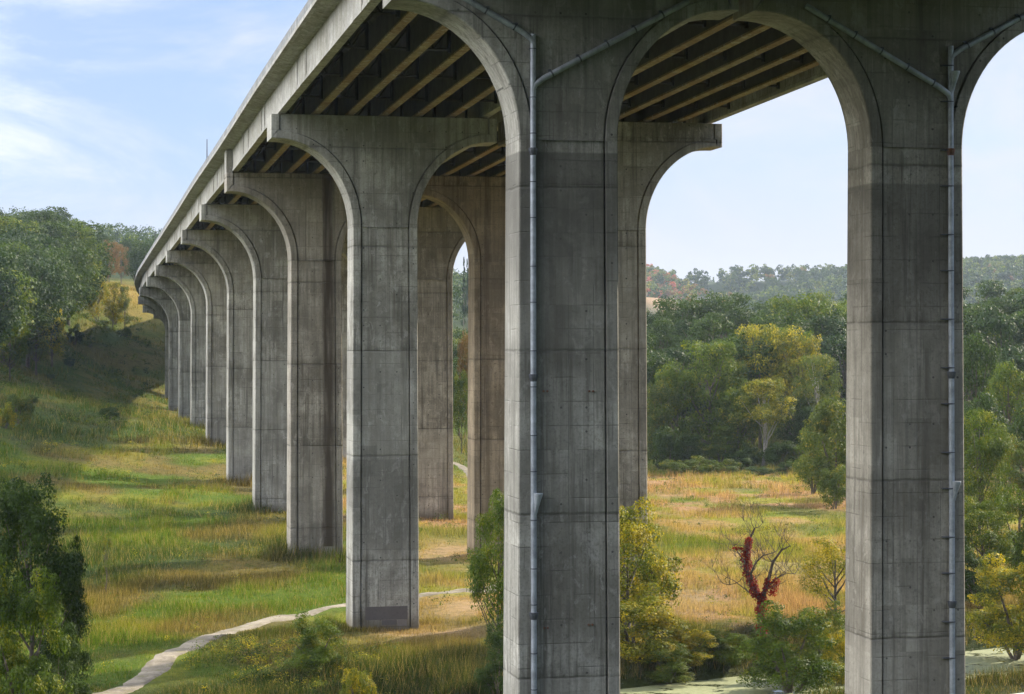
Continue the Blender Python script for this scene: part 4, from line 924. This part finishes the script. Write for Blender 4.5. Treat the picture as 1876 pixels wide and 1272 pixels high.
at_px(66, 540, 455, 56, 'far4', 'leaf_olive', 'olive tree beside the yellow-green one at the front of the left wood', group='trees of the wood on the left hillside')
at_px(18, 560, 418, 66, 'far3', 'leaf_green', 'fresh green tree at the front of the left wood by the edge', group='trees of the wood on the left hillside')
at_px(180, 502, 600, 46, 'mid2', 'leaf_yellow', 'bright yellow-green tree at the left end of the hilltop hedge', group='bright trees on the hill crest')
at_px(207, 512, 610, 40, 'mid1', 'leaf_yellow', 'light green tree in the middle of the hilltop hedge', group='bright trees on the hill crest')
at_px(228, 520, 612, 26, 'mid1', 'leaf_olive', 'slim olive tree at the right end of the hilltop hedge', group='bright trees on the hill crest')
back = row((-190, 800), (-95, 800), 9, 8, g) + row((-200, 850), (-90, 850), 8, 8, g) + row((-150, 640), (-185, 760), 6, 5, g) + row((-170, 600), (-195, 700), 5, 5, g) + row((-132, 745), (-100, 770), 4, 4, g)
wood(back, ['far1', 'far2', 'far3', 'far4'], ['leaf_dark', 'leaf_blue', 'leaf_green', 'leaf_dark'], 'trees on the hill behind the meadow crest', {k: v.replace('packed in the wood on the left hillside', 'on the hill behind the meadow crest') for k, v in LW.items()}, (17, 21), 5)
at_px(200, 437, 760, 40, 'far3', 'leaf_orange', 'orange-red autumn tree on the hill left of the viaduct', group='trees on the hill behind the meadow crest')
at_px(222, 443, 775, 34, 'far1', 'leaf_orange', 'russet tree on the hill, right of the orange-red one', group='trees on the hill behind the meadow crest')
at_px(188, 480, 742, 26, 'far1', 'leaf_orange', 'small dull red tree below the orange-red one on the hill', group='trees on the hill behind the meadow crest')
RW = {'leaf_dark': 'dark green tree in the wood beyond the straw field', 'leaf_blue': 'deep green tree in the wood beyond the straw field', 'leaf_green': 'mid-green tree in the wood beyond the straw field', 'leaf_olive': 'olive tree in the wood beyond the straw field'}
right = row((20, 420), (135, 425), 11, 4, g) + row((18, 445), (140, 450), 11, 5, g) + row((15, 480), (150, 480), 12, 6, g) + row((10, 520), (160, 520), 12, 6, g) + row((10, 570), (170, 570), 12, 8, g) + row((85, 380), (110, 330), 4, 3, g) + row((70, 395), (110, 400), 4, 2, g)
wood(right, ['far1', 'far2', 'far3', 'far4', 'far3'], ['leaf_dark', 'leaf_blue', 'leaf_dark', 'leaf_green', 'leaf_dark'], 'trees of the wood beyond the straw field', RW, (19, 24), 6)
gap = row((-12, 430), (-6, 520), 5, 2, g) + row((-20, 470), (-14, 600), 5, 3, g)
wood(gap, ['far1', 'far4', 'far3'], ['leaf_dark', 'leaf_green', 'leaf_olive'], 'trees seen through the gap between the piers', {k: v.replace('wood beyond the straw field', 'narrow gap between the piers') for k, v in RW.items()}, (14, 19), 7)
at_px(852, 600, 425, 30, 'far3', 'leaf_orange', 'orange-tinted tree seen through the narrow gap between the piers', group='trees seen through the gap between the piers')
at_px(846, 672, 404, 36, 'mid2', 'leaf_green', 'bright green tree at the meadow edge seen through the narrow gap', group='trees seen through the gap between the piers')
for k, (px, ty) in enumerate(((850, 463), (856, 466))):
    at_px(px, ty, 800 + 40 * k, 12, 'cone', 'leaf_blue', ['pointed evergreen on the skyline in the narrow gap', 'second pointed evergreen behind the first in the narrow gap'][k], 'conifer_tree', 'conifer', group='evergreens on the skyline')

# --- far woods that read as one mass
def mass(name, mats, region, n, cards, size, seed, hr, keep=None, kindlab=None):
    g = np.random.default_rng(seed); out = {m: [] for m in mats}; cnt = 0
    x = g.uniform(region[0], region[1], n * 4); y = g.uniform(region[2], region[3], n * 4)
    ok = np.ones(len(x), bool) if keep is None else keep(x, y); x, y = x[ok][:n], y[ok][:n]; z = H(x, y)
    ms = list(mats); pr = np.array([mats[m] for m in ms], float); pr /= pr.sum()
    cl = fbm(x / 30, y / 40, 2)
    for i in range(len(x)):
        h = g.uniform(*hr); r = h * g.uniform(0.24, 0.36); lobes = []
        for k in range(9):
            a = g.random() * 6.283; zf = g.uniform(0.3, 0.92); env = math.sqrt(max(0.05, 1 - ((zf - 0.55) / 0.5) ** 2))
            lobes.append(((x[i] + math.cos(a) * r * env * 0.6, y[i] + math.sin(a) * r * env * 0.6, z[i] + zf * h - r * 0.2), (r * 0.4, r * 0.4, r * 0.34)))
        m = ms[int(g.choice(len(ms), p=pr))]
        out[m].append(leaf_cards(g, lobes, cards, size * g.uniform(0.85, 1.2), 0.1))
    vs = []; idx = []
    for k, m in enumerate(ms):
        if out[m]: a = np.concatenate(out[m]); vs.append(a); idx.append(np.full(len(a) // 4, k, np.int32))
    me = np_mesh(name, np.concatenate(vs), 4, None)
    for m in ms: me.materials.append(M[m])
    me.polygons.foreach_set('material_index', np.concatenate(idx)); me.update()
    return tag(obj_from(name, me), kind='stuff')
wedge = lambda x, y: (np.abs(x) < y * 0.30 + 20)
notch = lambda x, y: wedge(x, y) & (np.exp(-(((x - 122) / 22) ** 2 + ((y - 1770) / 75) ** 2)) < 0.3) & ~((x / y > 0.0850) & (x / y < 0.0925) & (y < 1760)) & ~((x / y > 0.0905) & (x / y < 0.0975) & (y > 1700))
mass('forest', {'leaf_dark': 5, 'leaf_blue': 5, 'leaf_green': 3, 'leaf_olive': 1.5, 'leaf_orange': 0.1}, (175, 570, 1600, 2160), 2700, 170, 2.0, 21, (15, 20), notch)
mass('forest', {'leaf_dark': 3, 'leaf_green': 2, 'leaf_olive': 2, 'leaf_orange': 1.8, 'leaf_pink': 1.6, 'leaf_gold': 1.0}, (50, 178, 1680, 2120), 560, 180, 1.9, 22, (15, 20), notch)
mass('forest', {'leaf_dark': 5, 'leaf_green': 3, 'leaf_blue': 3}, (20, 330, 620, 1000), 520, 200, 1.1, 25, (14, 18), lambda x, y: (x < 0.3 * y + 20) & (x > 0.03 * y) & ~((x / y > 0.076) & (x / y < 0.099)))
mass('forest', {'leaf_dark': 5, 'leaf_blue': 3, 'leaf_green': 2}, (-330, 20, 880, 1300), 520, 180, 1.2, 23, (16, 22), wedge)
mass('forest', {'leaf_dark': 4, 'leaf_blue': 3}, (80, 760, 2350, 2650), 500, 110, 2.4, 24, (17, 24), wedge)

# distant road bridge in the notch
rb = empty('distant_road_bridge', (154, 1740, 0)); zz = (636 - 546) / F * 1740
b1 = MB(); b1.box(-10, 8, -3, 3, zz - 1.5, zz - 0.3); b1.build('deck', M['conc_deck'], rb)
b1 = MB(); b1.box(-10, 8, -3.2, -3.0, zz - 0.6, zz + 0.9); b1.box(-10, 8, 3.0, 3.2, zz - 0.6, zz + 0.9); b1.build('parapet', M['conc_deck'], rb)
b1 = MB(); b1.box(-8.8, -8, -2.5, 2.5, zz - 18, zz - 1.502); b1.box(5.8, 6.8, -2.5, 2.5, zz - 18, zz - 1.502); b1.build('pier', M['conc'], rb)
tag(rb, 'small pale road bridge in the notch between the far hazy ridges', 'bridge')

# --- dead tree wrapped in crimson creeper
def dead_tree():
    Y = 163.0; P3 = lambda px, py, dy=0.0: Vector(((px - 938) * (Y + dy) / F, Y + dy, (636 - py) * (Y + dy) / F))
    root = empty('dead_tree', tuple(P3(1398, 1185))); o0 = root.location.copy(); g = random.Random(3)
    mb = MB(); limbs = []
    def limb(pts, r0, r1):
        pts = [P3(*p) - o0 for p in pts]; n = len(pts); mb.tube(pts, [r0 + (r1 - r0) * i / (n - 1) for i in range(n)], 7, False); limbs.append(pts); return pts
    limb([(1398, 1200), (1396, 1150), (1394, 1120), (1396, 1100)], 0.34, 0.26)
    limb([(1396, 1104), (1385, 1085), (1372, 1060), (1366, 1030, 0.3), (1370, 1003, 0.4), (1375, 985, 0.6), (1382, 968, 0.8)], 0.24, 0.05)
    limb([(1396, 1104), (1402, 1080, -0.5), (1410, 1055, -0.6), (1416, 1030, -0.8), (1432, 1008, -0.9), (1448, 1000, -1)], 0.2, 0.04)
    limb([(1378, 1070), (1376, 1050, -0.5), (1385, 1030, -0.8), (1398, 1018, -0.8), (1420, 1012, -1)], 0.12, 0.03)
    limb([(1366, 1030), (1354, 1015, 0.5), (1344, 1000, 1.0)], 0.09, 0.02)
    limb([(1390, 1095), (1372, 1085, 0.6), (1350, 1068, 0.8), (1336, 1072, 1)], 0.07, 0.02)
    limb([(1404, 1078), (1422, 1060), (1440, 1050), (1456, 1052)], 0.07, 0.02)
    def twig(p, d, L, r, lv):
        pts = [p]; q = p.copy(); dd = d.copy()
        for k in range(4):
            dd = (dd + Vector((g.uniform(-.5, .5), g.uniform(-.5, .5), g.uniform(-.15, .45)))).normalized(); q = q + dd * L / 4; pts.append(q.copy())
        mb.tube(pts, [r * (1 - 0.2 * k) for k in range(5)], 4, False)
        if lv:
            for k in range(3): twig(pts[g.randint(1, 4)], (dd + Vector((g.uniform(-1, 1), g.uniform(-1, 1), g.uniform(-.2, .8)))).normalized(), L * 0.6, r * 0.6, lv - 1)
    for pts in limbs[1:]:
        for k in range(1, len(pts)):
            for _ in range(2): twig(pts[k], Vector((g.uniform(-1, 1), g.uniform(-1, 1), g.uniform(0.0, 1))).normalized(), g.uniform(1.2, 2.2), 0.032, 2)
    mb.build('trunk', M['dead_wood'], root)
    gg = np.random.default_rng(4); lobes = []
    def wrap(pts, a, b, r):
        for i in range(a, b):
            for t in (0.0, 0.33, 0.66):
                p = pts[i].lerp(pts[i + 1], t); lobes.append(((p.x + g.uniform(-.1, .1), p.y, p.z), (r * g.uniform(0.7, 1.2),) * 3))
    wrap(limbs[0], 0, 3, 0.46); wrap(limbs[1], 0, 5, 0.40); wrap(limbs[2], 0, 2, 0.30)
    p = P3(1414, 1080) - o0; lobes += [((p.x, p.y, p.z), (0.5, 0.5, 0.6)), ((p.x + .3, p.y, p.z + .5), (0.35, 0.3, 0.4))]
    p = P3(1352, 1005) - o0; lobes += [((p.x, p.y, p.z), (0.45, 0.3, 0.12))]
    me = np_mesh('creeper', leaf_cards(gg, lobes, 6000, 0.16, 0.2), 4, M['vine']); c = obj_from('creeper', me, root); tag(c, 'crimson creeper wound round the trunk')
    tag(root, 'bare dead tree wrapped in crimson creeper on the canal bank', 'dead tree')
dead_tree()
# fallen pale branches at the pond's edge
for (px, Y, lb) in ((1786, 172, 'pale bare driftwood branch at the pond edge by the mottled pier'), (1215, 160, 'tangle of bare twigs at the water edge under the yellow bush')):
    mb = MB(); g = random.Random(px)
    x0 = (px - 938) * Y / F; z0 = -24.3
    for k in range(7):
        pts = [Vector((x0 + g.uniform(-.4, .4), Y + g.uniform(-.5, .5), z0 - 0.2))]; d = Vector((g.uniform(-1, 1), g.uniform(-.6, .3), g.uniform(0.2, 0.9))).normalized()
        for q in range(4): d = (d + Vector((g.uniform(-.4, .4), 0, g.uniform(-.4, .2)))).normalized(); pts.append(pts[-1] + d * 0.5)
        mb.tube(pts, [0.07, 0.06, 0.045, 0.03, 0.015], 5, False)
    tag(mb.build('fallen_branch', M['pale_bark']), lb, 'branch')

# ---------------------------------------------------------------- meadow grass (stuff)
def grass(name, n, y0, y1, blades, hh, ww, seed, keep=None, hpatch=True, lab=None, xr=None, dens=None):
    g = np.random.default_rng(seed)
    u = g.random(n); y = 1 / (1 / y0 + (1 / y1 - 1 / y0) * u); x = g.uniform(-0.275, 0.275, n) * y
    if xr is not None: x = g.uniform(xr[0], xr[1], n)
    d = canal_d(x, y); ok = ~((d > -1.2) & (d < 12.6) & (y < 240)) & (path_dist(x, y) > 1.2 - 0.75 * g.random(len(x)) ** 3) & (path_dist(x, y + 2.4) > 1.3) & (path_dist(x, y + 1.2) > 1.3) & ~((np.abs(d - 20.3) < 1.8) & (y < 200))
    if keep is not None: ok &= keep(x, y)
    for (i, s), p in PIERS.items():
        ok &= ~((np.abs(x - p.location.x) < 2.6) & (np.abs(y - p.location.y) < 1.6))
    x, y = x[ok], y[ok]; n = len(x)
    col = tone(x, y); P = fbm(x / 6 + 70, y / 9 + 20, 3); hs = hh * (0.35 + 1.3 * sst(P, 0.36, 0.66)) if hpatch else hh * np.ones(n)
    hs = hs * np.clip(np.minimum(path_dist(x, y), path_dist(x, y + 3)) / 6, 0.3, 1)
    hs = hs * (1 - 0.72 * bare(x, y))
    reach = np.clip((y / y0) ** 0.55, 1, 2.6)
    z = H(x, y); V = []; C = []
    for b in range(blades):
        a = g.random(n) * 6.283; rr = g.random(n) ** 0.5 * 0.6 * reach; bx = x + np.cos(a) * rr; by = y + np.sin(a) * rr
        h = hs * (0.5 + 0.8 * g.random(n)); w = ww * reach * (0.5 + g.random(n)); o = g.random(n) * 3.1416; lx = g.normal(size=n) * 0.28 * h; ly = g.normal(size=n) * 0.28 * h
        z_ = z - 0.1
        p0 = np.stack([bx - np.cos(o) * w / 2, by - np.sin(o) * w / 2, z_], 1); p1 = np.stack([bx + np.cos(o) * w / 2, by + np.sin(o) * w / 2, z_], 1); p2 = np.stack([bx + lx, by + ly, z_ + h + 0.1], 1)
        V.append(np.stack([p0, p1, p2], 1).reshape(-1, 3)); cv = col * (0.5 + 0.95 * g.random((n, 1))); C.append(np.repeat(cv, 3, 0))
    me = np_mesh(name, np.concatenate(V), 3, M['blade'], np.concatenate(C))
    return tag(obj_from(name, me), lab, None, None, 'stuff')
grass('grass', 120000, 130, 330, 5, 0.60, 0.042, 1)
grass('grass', 45000, 330, 760, 4, 0.9, 0.10, 2, keep=lambda x, y: (x < -0.02 * y + 110) & (x > -0.26 * y - 5))
# tall reeds by the water and weeds round the pier feet
grass('reeds', 16000, 134, 150, 6, 0.95, 0.04, 3, keep=lambda x, y: (x > -21 + (y - 134) * 0.5) & (x < 8) , hpatch=True)
grass('reeds', 3500, 150, 175, 5, 0.55, 0.05, 4, keep=lambda x, y: (canal_d(x, y) > 12.4) & (canal_d(x, y) < 18.3))
def ring(x, y):
    k = np.zeros(len(x), bool)
    for (i, s), p in PIERS.items():
        if i > 1: k |= (np.abs(x - p.location.x) < 4.6) & (np.abs(y - p.location.y) < 3.4)
    return k
grass('weeds', 300000, 150, 400, 5, 1.1, 0.06, 5, keep=ring)

def clumps(name, n, seed, region, mats, hr, keep, cards=42, size=0.15):
    g = np.random.default_rng(seed); x = g.uniform(region[0], region[1], n * 6); y = g.uniform(region[2], region[3], n * 6); d = canal_d(x, y)
    ok = keep(x, y) & ~((d > -1.5) & (d < 20) & (y < 240)) & (path_dist(x, y) > 2.2) & (path_dist(x, y + 3) > 1.8) & (fbm(x / 7 + 3, y / 9 + 8, 3) > 0.5); x, y = x[ok][:n], y[ok][:n]; z = H(x, y)
    vs = []; idx = []
    for i in range(len(x)):
        h = g.uniform(*hr); k = 1 + 0.0022 * max(0, y[i] - 160); lobes = [((x[i] + g.normal() * h * 0.4, y[i] + g.normal() * h * 0.4, z[i] + h * g.uniform(0.25, 0.7)), (h * 0.45, h * 0.45, h * 0.4)) for _ in range(4)]
        vs.append(leaf_cards(g, lobes, cards, size * k, 0.3, 0.4)); idx.append(np.full(cards, g.choice(len(mats)), np.int32))
    me = np_mesh(name, np.concatenate(vs), 4, None)
    for m in mats: me.materials.append(M[m])
    me.polygons.foreach_set('material_index', np.concatenate(idx)); me.update()
    return tag(obj_from(name, me), kind='stuff')
clumps('undergrowth', 1500, 31, (-75, 75, 138, 400), ['leaf_olive', 'leaf_dark', 'leaf_green', 'leaf_yellow'], (0.5, 1.2), lambda x, y: (np.abs(x) < 0.26 * y))
clumps('undergrowth', 500, 32, (-26, 6, 138, 162), ['leaf_olive', 'leaf_yellow', 'leaf_dark'], (0.5, 1.1), lambda x, y: (np.abs(x) < 0.26 * y))
clumps('undergrowth', 700, 33, (-135, -40, 330, 640), ['leaf_olive', 'leaf_dark', 'leaf_green'], (0.8, 1.8), lambda x, y: (x > -0.25 * y) & (x < -0.17 * y), 40, 0.22)
# ---------------------------------------------------------------- air
hz = MB(); hz.box(-2550, 2550, -490, 5900, -40, 130)
mh = bpy.data.materials.new('haze'); mh.use_nodes = True; hn = mh.node_tree; hn.nodes.clear()
ho = hn.nodes.new('ShaderNodeOutputMaterial'); pv = hn.nodes.new('ShaderNodeVolumePrincipled')
pv.inputs['Color'].default_value = (0.74, 0.86, 1.0, 1); pv.inputs['Density'].default_value = 0.00007; pv.inputs['Anisotropy'].default_value = 0.0
hn.links.new(pv.outputs[0], ho.inputs['Volume'])
tag(hz.build('haze', mh), kind='stuff')
